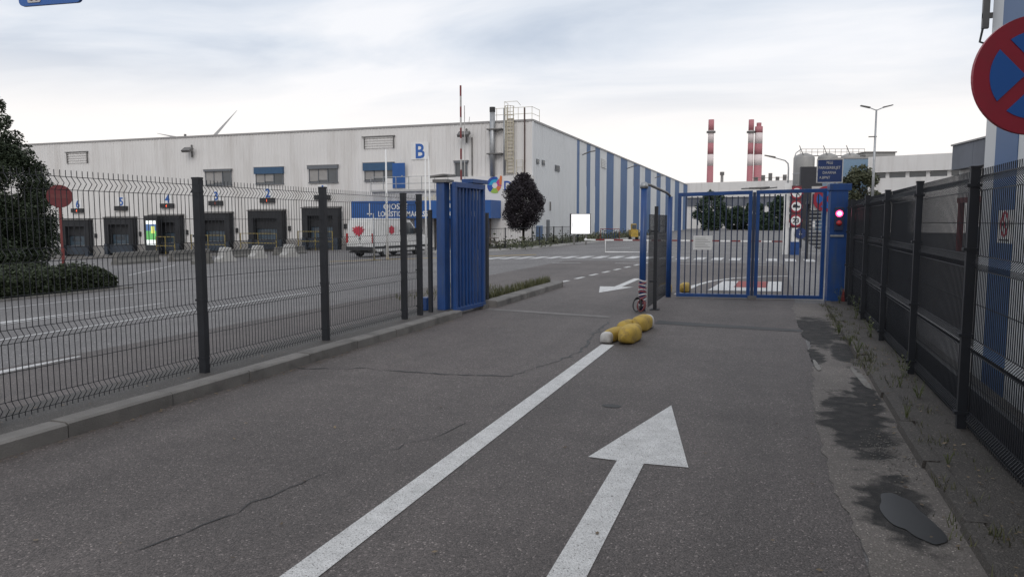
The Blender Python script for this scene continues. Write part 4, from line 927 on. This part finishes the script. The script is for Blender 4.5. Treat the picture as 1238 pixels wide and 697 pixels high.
# ------------------------------------------------------------------ background: far hall, chimneys, silos, right-hand halls
fh = thing('far_hall', 'long low white hall behind the trees at the end of the street', 'building', (0, 0, 0))
def obox(th, name, p0, p1, depth, z0, z1, m_):
    p0 = Vector(p0); p1 = Vector(p1); d = p1-p0; L_ = d.length; ang = math.atan2(d.y, d.x); M = T(p0.x, p0.y, 0) @ Matrix.Rotation(ang, 4, 'Z')
    return MB().box(0, L_, 0, depth, z0, z1, M).build(name, m_, th), M
obox(fh, 'fascia', (-26, 196), (22, 186), 8, 7.6, 11.4, m_white_wall)
obox(fh, 'wall_band', (-26, 196.4), (22, 186.4), 7, 5.4, 7.59, m_shedgrey)
obox(fh, 'lower_wall', (-26, 196.6), (22, 186.6), 6, -2, 5.39, m_white_wall)
for i in range(9):
    p = Vector((-22+i*4.8, 195.45-i*1.0)); MB().box(p.x-1.3, p.x+1.3, p.y+.55, p.y+.75, .5, 3.6).build('window', m_glass, fh)
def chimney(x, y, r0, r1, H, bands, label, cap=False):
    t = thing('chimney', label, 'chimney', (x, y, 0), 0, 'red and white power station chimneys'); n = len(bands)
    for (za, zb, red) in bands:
        ra = r0+(r1-r0)*za/H; rb_ = r0+(r1-r0)*zb/H; MB().lathe([(ra, za), (rb_, zb)], 28).build('band', m_chim_red_haze if red else m_chim_white_haze, t, smooth='edge')
    if cap: MB().lathe([(r1*.62, H), (r1*.62, H+2.0)], 20).build('flue_tip', m_chim_red_haze, t)
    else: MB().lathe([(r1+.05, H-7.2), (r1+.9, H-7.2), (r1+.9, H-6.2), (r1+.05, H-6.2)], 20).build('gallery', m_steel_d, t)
def zof(py, D): return 1.6+(267-py)*D/884
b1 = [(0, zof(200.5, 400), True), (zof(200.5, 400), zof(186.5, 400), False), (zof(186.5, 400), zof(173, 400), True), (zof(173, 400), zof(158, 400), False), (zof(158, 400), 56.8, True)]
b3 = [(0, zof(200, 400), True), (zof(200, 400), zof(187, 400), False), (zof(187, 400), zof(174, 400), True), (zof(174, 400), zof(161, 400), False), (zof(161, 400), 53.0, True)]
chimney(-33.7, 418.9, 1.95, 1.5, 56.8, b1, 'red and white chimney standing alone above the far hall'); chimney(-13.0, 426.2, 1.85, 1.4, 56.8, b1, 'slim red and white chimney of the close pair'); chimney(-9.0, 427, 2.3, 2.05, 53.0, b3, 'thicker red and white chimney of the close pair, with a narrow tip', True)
t = thing('roof_stack', 'small grey exhaust stack above the far hall roof', 'chimney', (-27.3, 419.5, 0)); MB().lathe([(.9, 0), (.75, 27.5)], 14).build('shaft', m_silo, t); MB().lathe([(1.15, 26.6), (1.15, 28.4)], 14).build('cap', m_steel_d, t)
t = thing('roof_plant', 'grey roof machinery at the foot of the paired chimneys', 'machinery', (-1.5, 300, 0))
MB().box(-5.5, 5.5, -3, 3, -1, 16.6).build('plant_block', m_silo, t)
for i in range(5): MB().box(-6+i*2.6, -4.6+i*2.6, -2, 2, 16.61, 18.4+.7*(i % 3)).build('unit', m_steel_d, t)
MB().box(-6.4, 6.4, -2.4, -2.2, 18.0, 18.15).build('pipe_rack', m_steel_d, t)
# silos
SG = 'grey storage silos'
for i, (x0, x1, lab) in enumerate(((3.1, 6.7, 'grey cylindrical silo at the open end of the silo row'), (7.2, 10.6, 'grey cylindrical silo above the text sign'), (11.1, 14.4, 'grey cylindrical silo next to the blue clad block'))):
    r = (x1-x0)/2; t = thing('storage_silo', lab, 'silo', ((x0+x1)/2, 141.5+i*1.2+r, 0), 0, SG)
    MB().lathe([(r, 0), (r, 12.9), (r*.93, 13.3), (r*.3, 13.75), (0, 13.8)], 28).build('shell', m_silo, t, smooth='edge')
    for z in (4, 7, 10): MB().lathe([(r+.01, z), (r+.06, z+.02), (r+.06, z+.16), (r+.01, z+.18)], 28).build('hoop', m_steel, t)
    MB().tube([(-.2, -r*.9, 13.3), (-.9, -r*.9, 15.0)], .07, 5).build('vent_arm', m_steel_d, t)
sw = thing('silo_walkway', 'steel walkway with railings running over the silo tops', 'walkway', (0, 142.5, 0), R(18))
b = MB(); b.box(4.4, 16, 0, .8, 13.35, 13.45); b.build('deck', m_steel_d, sw)
b = MB()
for i in range(12): b.box(4.4+i*1.05, 4.46+i*1.05, -.03, .03, 13.45, 14.6)
b.build('railing_post', m_steel_d, sw)
for z in (14.0, 14.55): MB().box(4.4, 16, -.03, .03, z, z+.07).build('rail', m_steel_d, sw)
MB().tube([(3.3, -.3, .2), (3.3, -.3, 13.0), (3.6, -.3, 13.9), (4.5, -.1, 14.5)], .09, 6).build('riser_pipe', m_steel, sw)
MB().box(16.2, 21.5, 0, 4, 9, 13.9).build('roof_room', m_silo, sw); MB().box(16.0, 21.7, -.2, 4.2, 13.91, 14.1).build('room_roof', m_steel_d, sw)
bbk = thing('blue_clad_block', 'light blue clad block between the silos and the white hall', 'building')
obox(bbk, 'wall', (8.4, 121.0), (13.2, 122.2), 8, 0, 10.9, mat('light_blue_cladding', (.17, .26, .36), .5, var=.06))
obox(bbk, 'parapet', (8.3, 120.9), (13.25, 122.1), 8.2, 10.91, 11.1, m_trim)
wb = thing('white_hall', 'white hall with a dark strip of windows beyond the verge fence', 'building')
p0, p1 = (12.6, 117.2), (27.5, 112.2)
obox(wb, 'fascia', p0, p1, 12, 8.5, 10.75, m_white_wall)
_, M = obox(wb, 'lower_wall', (12.75, 117.6), (27.65, 112.6), 11, 0, 7.7, m_white_wall)
for i in range(5):
    MB().box(.2+i*2.55, 2.25+i*2.55, .3, 10, 7.71, 8.49, M).build('window', m_glass, wb); MB().box(2.26+i*2.55, 2.74+i*2.55, .1, 10, 7.71, 8.49, M).build('pier', m_white_wall, wb)
gs = thing('grey_shed', 'flat roofed grey shed with red framed loading bays behind the verge fence', 'building')
d = (Vector((10.9, 34.0))-Vector((9.05, 45.8))); L_ = d.length; M = T(9.05, 45.8, 0) @ Matrix.Rotation(math.atan2(d.y, d.x), 4, 'Z')
for i in range(5): MB().box(i*2.6+.01, i*2.6+2.59, 0, 8, 4.35, 5.63, M).build('fascia_panel', m_shedgrey, gs)
MB().box(-.05, 13.2, -.08, 8.1, 5.635, 5.72, M).build('roof_edge', m_trim, gs)
MB().box(0, 13, .4, 7, 2.8, 4.34, M).build('upper_wall', m_white_dirty, gs); MB().box(0, 13, 1.0, 7, 0, 2.79, M).build('bay_wall', m_white_dirty, gs)
for i in range(4):
    X = .9+i*3.2
    MB().box(X, X+.22, .1, .32, 0, 2.55, M).build('bay_post', m_red_steel, gs); MB().box(X-.2, X+3.0, .08, .33, 2.551, 2.83, M).build('bay_beam', m_red_steel, gs)
    MB().box(X+.6, X+2.6, .85, .99, 0, 1.3, M).build('bay_door', m_dock_in, gs)
m_blue_hall = mat('deep_blue_cladding', (.045, .115, .26), .5, var=.08, vscale=1.5)
# near right-hand hall wall with stripes
nb = thing('striped_hall', 'tall hall end with pale and blue cladding strips close behind the verge fence', 'building')
for y0, y1, mm, dx in ((8.35, 8.75, m_white_side, 0), (7.65, 8.349, m_blue_hall, .006), (7.0, 7.649, m_white_side, 0), (-3, 6.999, m_silo, .004)):
    MB().box(2.02-dx, 2.4, y0, y1, 0, 8.5).build('cladding_strip', mm, nb)
MB().box(2.41, 9, -3, 8.74, 0, 8.5).build('hall_body', m_silo, nb)
MB().box(2.0, 2.38, -3, 8.8, 8.51, 8.7).build('roof_edge', m_trim, nb)
b = MB(); b.box(1.94, 2.0, 8.78, 8.83, 3.55, 4.6); b.box(2.08, 2.14, 8.78, 8.83, 3.55, 4.6)
for z in (3.65, 3.9, 4.15, 4.4): b.box(1.94, 2.14, 8.785, 8.825, z, z+.05)
b.build('wall_ladder', m_steel_d, nb); b = MB(); b.tube([(1.95, 8.8, 3.55), (1.93, 8.8, 3.42), (2.02, 8.8, 3.38)], .012, 5); b.build('cable', m_plastic, nb)
ns = thing('no_smoking_sign', 'square white no-smoking sign hung on the verge fence', 'sign', (1.43, 5.60, 1.555), R(-90))
MB().box(-.15, .17, .0, .006, -.10, .115).build('plate', m_paper, ns)
rg = MB().ring(.066, .084, -.004, -.001, 30, cz=.025).build('ring', m_redprint, ns)
MB().box(-.070, .070, -.0045, -.001, -.009, .009, T(0, 0, .025) @ Matrix.Rotation(R(45), 4, 'Y')).build('slash', m_redprint, rg)
MB().box(-.055, .04, -.0035, -.001, .012, .03).build('symbol', m_black, rg)
MB().box(-.11, .12, -.003, -.001, -.085, -.075).build('lettering', m_black, ns)
sy = tag(sheet('side_yard', [2.45, 10, 30], 8.9, 110, .004, asphalt('dark_asphalt', (.030, .029, .030), fine=70, rough=.95, spec=.15)), kind='structure')
line(sy, (3.0, 11.0), (7.0, 22.0), .12, m_paint_old, 'lane_line', .009)
line(sy, (4.2, 9.5), (9.5, 21.0), .12, m_paint_old, 'lane_line', .009)
# lamps
l2 = thing('street_lamp', 'tall double-armed street lamp in front of the white hall', 'street lamp', (6.05, 53.0, 0), R(12))
MB().tube([(0, 0, 0), (0, 0, 8.75)], [.11, .055], 10).build('pole', m_steel, l2, smooth=True)
for s in (-1, 1):
    MB().tube([(0, 0, 8.7), (s*.35, 0, 8.85), (s*.8, 0, 8.98)], .03, 6).build('arm', m_steel, l2); MB().prism([(s*.4, 8.84), (s*.98, 8.99), (s*.98, 9.05), (s*.4, 8.93)], -.11, .11).build('lamp_head', m_steel_d, l2)
MB().box(-.4, .08, -.06, .06, 7.0, 7.06).build('bracket', m_steel_d, l2)
l1 = thing('street_lamp', 'single-armed street lamp leaning over the street near the chimneys', 'street lamp', (1.05, 64.8, 0), R(15))
MB().tube([(0, 0, 0), (0, 0, 5.9), (-.05, 0, 6.3), (-.3, 0, 6.55), (-1.2, 0, 6.8)], [.10, .06, .055, .05, .04], 8).build('pole', m_steel, l1, smooth=True)
MB().prism([(-1.1, 6.74), (-1.95, 6.95), (-1.95, 7.02), (-1.1, 6.88)], -.12, .12).build('lamp_head', m_steel_d, l1)
# no-entry sign seen by the hedge
ne = thing('no_entry_sign', 'round dull red sign on a red pole beside the hedge', 'road sign', (-20.25, 16.2, g(-20.25)), R(50))
MB().lathe([(.34, -.012), (.34, .012)], 40, M=T(0, 0, 2.75) @ MRX).build('disc', mat('faded_red_sign', (.135, .022, .025), .5, var=.1), ne)
MB().box(-.23, .23, -.018, -.0125, 2.69, 2.81).build('bar', mat('dull_red_bar', (.15, .035, .035), .5), ne)
MB().cyl((0, .045, 0), (0, .045, 2.95), .045, 10).build('pole', mat('red_pole', (.17, .035, .032), .5, var=.1), ne)
# wind turbine
wt = thing('wind_turbine', 'white wind turbine whose blades rise above the warehouse roof', 'wind turbine', (-368.1, 406.9, 0), R(42))
MB().tube([(0, 3, -2), (0, 3, 54.2)], [2.0, 1.1], 16).build('tower', m_white, wt, smooth=True); MB().box(-1.4, 1.4, 0, 6, 52.8, 55.6).build('nacelle', m_white, wt, bevel=.3)
for a in (49.5, 169.5, 289.5):
    MB().prism([(0, -.5), (6, -1.2), (14, -.9), (31, -.1), (31, .1), (10, .75), (3, .8), (0, .5)], -.15, .15, T(0, -1.2, 54.2) @ Matrix.Rotation(R(-a), 4, 'Y')).build('blade', mat('blade_grey', (.42, .42, .42), .5), wt)
MB().lathe([(1.3, 0), (1.2, .8), (0, 1.8)], 16, M=T(0, -.6, 54.2) @ MRX).build('hub', m_white, wt)

# ------------------------------------------------------------------ vegetation
def leaves(n, sampler, size, seed, jitter=1.0, aspect=.55):
    rn = random.Random(seed); vs = []; fs = []
    for i in range(n):
        p = sampler(rn)
        if p is None: continue
        p = Vector(p); s = size*rn.uniform(.6, 1.35)
        d = Vector((rn.gauss(0, 1), rn.gauss(0, 1), rn.gauss(0, .7))).normalized(); u = d.cross(Vector((rn.gauss(0, 1), rn.gauss(0, 1), rn.gauss(0, 1)))).normalized()
        o = len(vs); vs += [p-d*s, p+u*s*aspect, p+d*s, p-u*s*aspect]; fs.append((o, o+1, o+2, o+3))
    return MB().add(vs, fs)
def clump_sampler(clumps, flat=1.0):
    wts = [c[3]**2 for c in clumps]; tot = sum(wts)
    def f(rn):
        k = rn.uniform(0, tot); 
        for c, q in zip(clumps, wts):
            k -= q
            if k <= 0: break
        while True:
            v = Vector((rn.gauss(0, 1), rn.gauss(0, 1), rn.gauss(0, 1)))
            if v.length > .01: break
        v.normalize(); r = c[3]*(rn.uniform(.35, 1) ** .6)*rn.choice((1, 1, 1, 1.12))
        return (c[0]+v.x*r, c[1]+v.y*r, c[2]+v.z*r*flat)
    return f
def tree(name, label, loc, crown, nleaf, size, lm, trunk_h, trunk_r, seed, group=None, nclump=40, clump_r=.35, shape='ball', cat='tree'):
    rn = random.Random(seed); th = thing(name, label, cat, loc, 0, group)
    cz, rx, rz = crown; cl = []
    for i in range(nclump):
        while True:
            v = Vector((rn.uniform(-1, 1), rn.uniform(-1, 1), rn.uniform(-1, 1)))
            if .25 < v.length < 1: break
        v = v.normalized()*(v.length**.5)
        k = 1.0
        if shape == 'egg': k = 1.04-.36*max(0, v.z)+rn.uniform(-.08, .09)
        if shape == 'cone': k = max(.16, 1.08-.74*max(0, (v.z+.35)))/max(.55, math.sqrt(max(.05, 1-min(.7, v.z*v.z*(v.z < 0)))))
        cl.append((v.x*rx*.86*k, v.y*rx*.86*k, cz+v.z*rz*.9, clump_r*rx*rn.uniform(.6, 1.25)*(k if shape == 'cone' else 1)))
    leaves(nleaf, clump_sampler(cl), size, seed+1).build('crown', lm, th, fix=False)
    b = MB(); b.tube([(0, 0, -.1), (.03*rx, 0, trunk_h*.5), (0, .04*rx, trunk_h), (0, 0, cz+rz*.5)], [trunk_r*1.25, trunk_r, trunk_r*.85, trunk_r*.25], 9)
    for i in range(9):
        c = cl[(i*5) % len(cl)]; z = trunk_h*rn.uniform(.75, 1.0)+(c[2]-trunk_h)*.25
        b.tube([(0, 0, max(trunk_h*.6, z)), (c[0]*.5, c[1]*.5, (z+c[2])*.5), (c[0], c[1], c[2])], [trunk_r*.5, trunk_r*.3, trunk_r*.1], 5)
    b.build('trunk', m_trunk, th, smooth=True); return th
tree('hornbeam_tree', 'large dense dark green tree rising from the hedge', (-27.0, 18.75, g(-27.0)), (4.1, 2.2, 4.4), 130000, .05, m_leaf_dark, 1.0, .16, 11, nclump=330, clump_r=.20, shape='cone')
tree('purple_tree', 'small round tree with dark purple leaves by the warehouse corner', (-16.9, 49.6, g(-16.9)+.1), (3.05, 1.45, 2.1), 30000, .06, m_leaf_purple, 1.2, .09, 27, nclump=190, clump_r=.25, shape='egg')
tree('young_tree', 'rounded olive green tree between the gate pillar and the double lamp', (6.6, 66.5, 0), (3.9, 1.55, 2.0), 7000, .12, m_leaf_olive, 1.9, .1, 31, nclump=40, clump_r=.33)
FG = 'trees in front of the far hall'
for (x, y, cz, rx, rz, sd_, lab) in ((-10.4, 134.6, 3.4, 3.0, 3.9, 41, 'dense green tree at the end of the striped wall'), (-3.4, 137, 2.3, 2.1, 2.9, 42, 'small green tree before the middle of the far hall'), (-6.2, 139, 1.9, 2.2, 2.3, 45, 'low bushy green tree beside the dense tree at the striped wall'), (.9, 136.5, 2.7, 2.2, 3.3, 43, 'green tree near the white barrier post'), (-1.2, 133, 1.3, 2.0, 1.8, 44, 'low dark bush tree near the white barrier post')):
    tree('roadside_tree', lab, (x, y, 0), (cz, rx, rz), 9000, .19, m_leaf_far, .6, .14, sd_, FG, nclump=60, clump_r=.28, shape='egg')
# hedge on its island
def hedge_s(rn):
    q = rn.random()
    if q < .42: x, y = -17.45-abs(rn.gauss(0, .12)), rn.uniform(5, 15.6)
    elif q < .58: x, y = rn.uniform(-27, -17.5), 15.55-abs(rn.gauss(0, .15))
    else: x, y = rn.uniform(-24, -17.5), rn.uniform(5, 15.5)
    e = min(1, (15.75-y)/.6)*min(1, (-17.25-x)/.5)
    top = (.66+.05*math.sin(x*3.1+y*1.7)+.04*math.sin(y*5.3))*max(.45, max(0, e)**.4)
    z = top*(rn.uniform(0, 1)**.7) if q < .58 else top*rn.uniform(.75, 1.08)
    return (x+rn.uniform(-.05, .05), y, g(x)+.04+z)
hd = thing('hedge', 'low clipped dark green hedge on the island in the yard', 'hedge')
leaves(75000, hedge_s, .045, 51).build('foliage', m_leaf_hedge, hd, fix=False)
vs = []; fs = []
tag(MB().box(-27.4, -17.2, 2.5, 15.9, -1.0, -.27).build('hedge_island', m_kerb), kind='structure')
b = MB(); 
for i in range(13): b.box(-26.9+i*.7, -26.21+i*.7, 3, 15.2, g(-26+i*.7)-.1, g(-26.2+i*.7)+.52)
b.build('branch_core', m_trunk, hd)
# weeds and grass along the verge and on the island
def weed(loc, h, n, seed, label):
    rn = random.Random(seed); th = thing('weed', label, 'weed', loc, 0, 'weeds along the verge'); b = MB(); lv = MB()
    for s in range(n):
        a = rn.uniform(0, 6.28); q = rn.uniform(.1, .45)*h; hh = h*rn.uniform(.55, 1)
        tip = Vector((q*math.cos(a), q*math.sin(a), hh)); b.tube([(0, 0, -.02), tip*.5+Vector((0, 0, .1*hh)), tip], .0025, 3)
        for k in range(7):
            u = rn.uniform(.15, 1); p = tip*u; d = Vector((rn.gauss(0, 1), rn.gauss(0, 1), rn.gauss(.2, .5))).normalized()*h*.14; e = d.cross(Vector((0, 0, 1))).normalized()*h*.035
            lv.add([p, p+d*.5+e, p+d, p+d*.5-e], [(0, 1, 2, 3)])
    b.build('stems', m_weed, th); lv.build('leaves', m_weed, th, fix=False)
WL = ((1.24, 7.05, .16, 9, 'leafy weed tuft at the foot of the verge fence'), (1.26, 8.0, .30, 4, 'tall thin weed standing against the verge fence'), (1.16, 7.5, .10, 7, 'low spreading weed on the verge concrete'), (1.03, 6.3, .12, 7, 'small weed rooted in the kerb joint by the wet stain'), (1.27, 10.6, .34, 5, 'tall pale weed near the middle of the verge fence'), (1.29, 12.6, .40, 5, 'tallest weed by the verge fence towards the pillar'), (.98, 9.3, .16, 11, 'bushy weed clump at the kerb before the wet stain'), (.95, 9.9, .14, 10, 'sprawling weed clump in the gutter edge'), (.9, 10.9, .13, 10, 'reddish green weed clump near the gate pillar'), (1.1, 5.2, .09, 6, 'tiny weed on the verge beside the puddle'), (1.22, 14.9, .35, 6, 'weed growing up the foot of the gate pillar'))
for i, (x, y, h, n, lab) in enumerate(WL): weed((x, y, .06), h, n, 60+i, lab)
def blades(n, box, h, seed, m_, name, label):
    rn = random.Random(seed); b = MB()
    for i in range(n):
        x = rn.uniform(box[0], box[1]); y = rn.uniform(box[2], box[3]); z = box[4]; a = rn.uniform(0, 6.28); hh = h*rn.uniform(.4, 1.1); q = hh*rn.uniform(.1, .6); w_ = .004+.004*rn.random()
        e = Vector((-math.sin(a), math.cos(a), 0))*w_; t = Vector((x+q*math.cos(a), y+q*math.sin(a), z+hh)); p = Vector((x, y, z)); m = (p+t)/2+Vector((0, 0, hh*.12))
        b.add([p-e, p+e, m+e*.7, t, m-e*.7], [(0, 1, 2, 4), (4, 2, 3)])
    o = b.build(name, m_, fix=False); tag(o, label, 'grass', kind='stuff')
blades(1500, (-5.23, -5.05, 12.6, 17.0, .08), .22, 71, m_grass, 'island_grass', 'dry thin grass growing on the narrow island kerb')
blades(700, (-7.4, -5.3, 13.0, 16.8, -.01), .12, 74, m_grass, 'yard_grass', 'sparse grass tufts beside the narrow island')
rn = random.Random(5); b = MB()
for i in range(120):
    cx, cy = (rn.uniform(.90, 1.34), rn.uniform(2.5, 14.5)) if i < 60 else (rn.gauss(1.0, .07), rn.uniform(7.5, 14.5))
    for k in range(14):
        x, y = cx+rn.gauss(0, .03), cy+rn.gauss(0, .06); a = rn.uniform(0, 6.28); h = rn.uniform(.02, .07); e = Vector((-math.sin(a), math.cos(a), 0))*.004
        p = Vector((x, y, .05)); t = p+Vector((h*.5*math.cos(a), h*.5*math.sin(a), h)); b.add([p-e, p+e, t], [(0, 1, 2)])
tag(b.build('verge_grass', m_grass, fix=False), 'short grass sprouting in the verge joints', 'grass', kind='stuff')
b = MB(); rn = random.Random(9)
for i in range(520):
    q = rn.random()
    if q < .45: x, y, z = rn.uniform(.78, 1.3), rn.uniform(3, 13.5), .075
    elif q < .75: x, y, z = -4.84+abs(rn.gauss(0, .05)), rn.uniform(2.5, 10.5), .012
    elif q < .9: x, y, z = rn.uniform(-5.7, -5.17), rn.uniform(3, 10.5), .108
    else: x, y, z = rn.uniform(-4.8, .4), rn.uniform(2.5, 11), .010
    if .78 < x < .955: z = .018
    s = rn.uniform(.008, .022); a = rn.uniform(0, 6.28); d = Vector((math.cos(a), math.sin(a), rn.uniform(-.1, .3)))*s; e = Vector((-math.sin(a), math.cos(a), rn.uniform(-.1, .2)))*s*.6
    p = Vector((x, y, z+.004)); b.add([p-d, p+e, p+d, p-e], [(0, 1, 2, 3)])
tag(b.build('leaf_litter', m_litter, fix=False), 'scattered dead leaves and grit along the kerbs', 'litter', kind='stuff')
rn = random.Random(12); b = MB()
for i in range(260):
    x, y = rn.gauss(.80, .09), rn.gauss(5.45, .28); s = rn.uniform(.0025, .007); b.lathe([(s*.7, 0), (s, s*.5), (s*.3, s)], 5, c=(x, y, .012))
tag(b.build('gravel', m_conc_d, fix=False), 'loose gravel chips beside the wet gutter stain', 'gravel', kind='stuff')
def bed_s(rn):
    y = rn.uniform(43, 92); x = rn.uniform(-18.3, -14.6 if y < 60 else -13.9); return (x, y, g(x)+.1+abs(rn.gauss(0, .28)))
o = leaves(5000, bed_s, .10, 81).build('ground_cover', m_leaf_olive, fix=False); tag(o, 'scrubby green ground cover in the bed along the warehouse side', 'plants', kind='stuff')
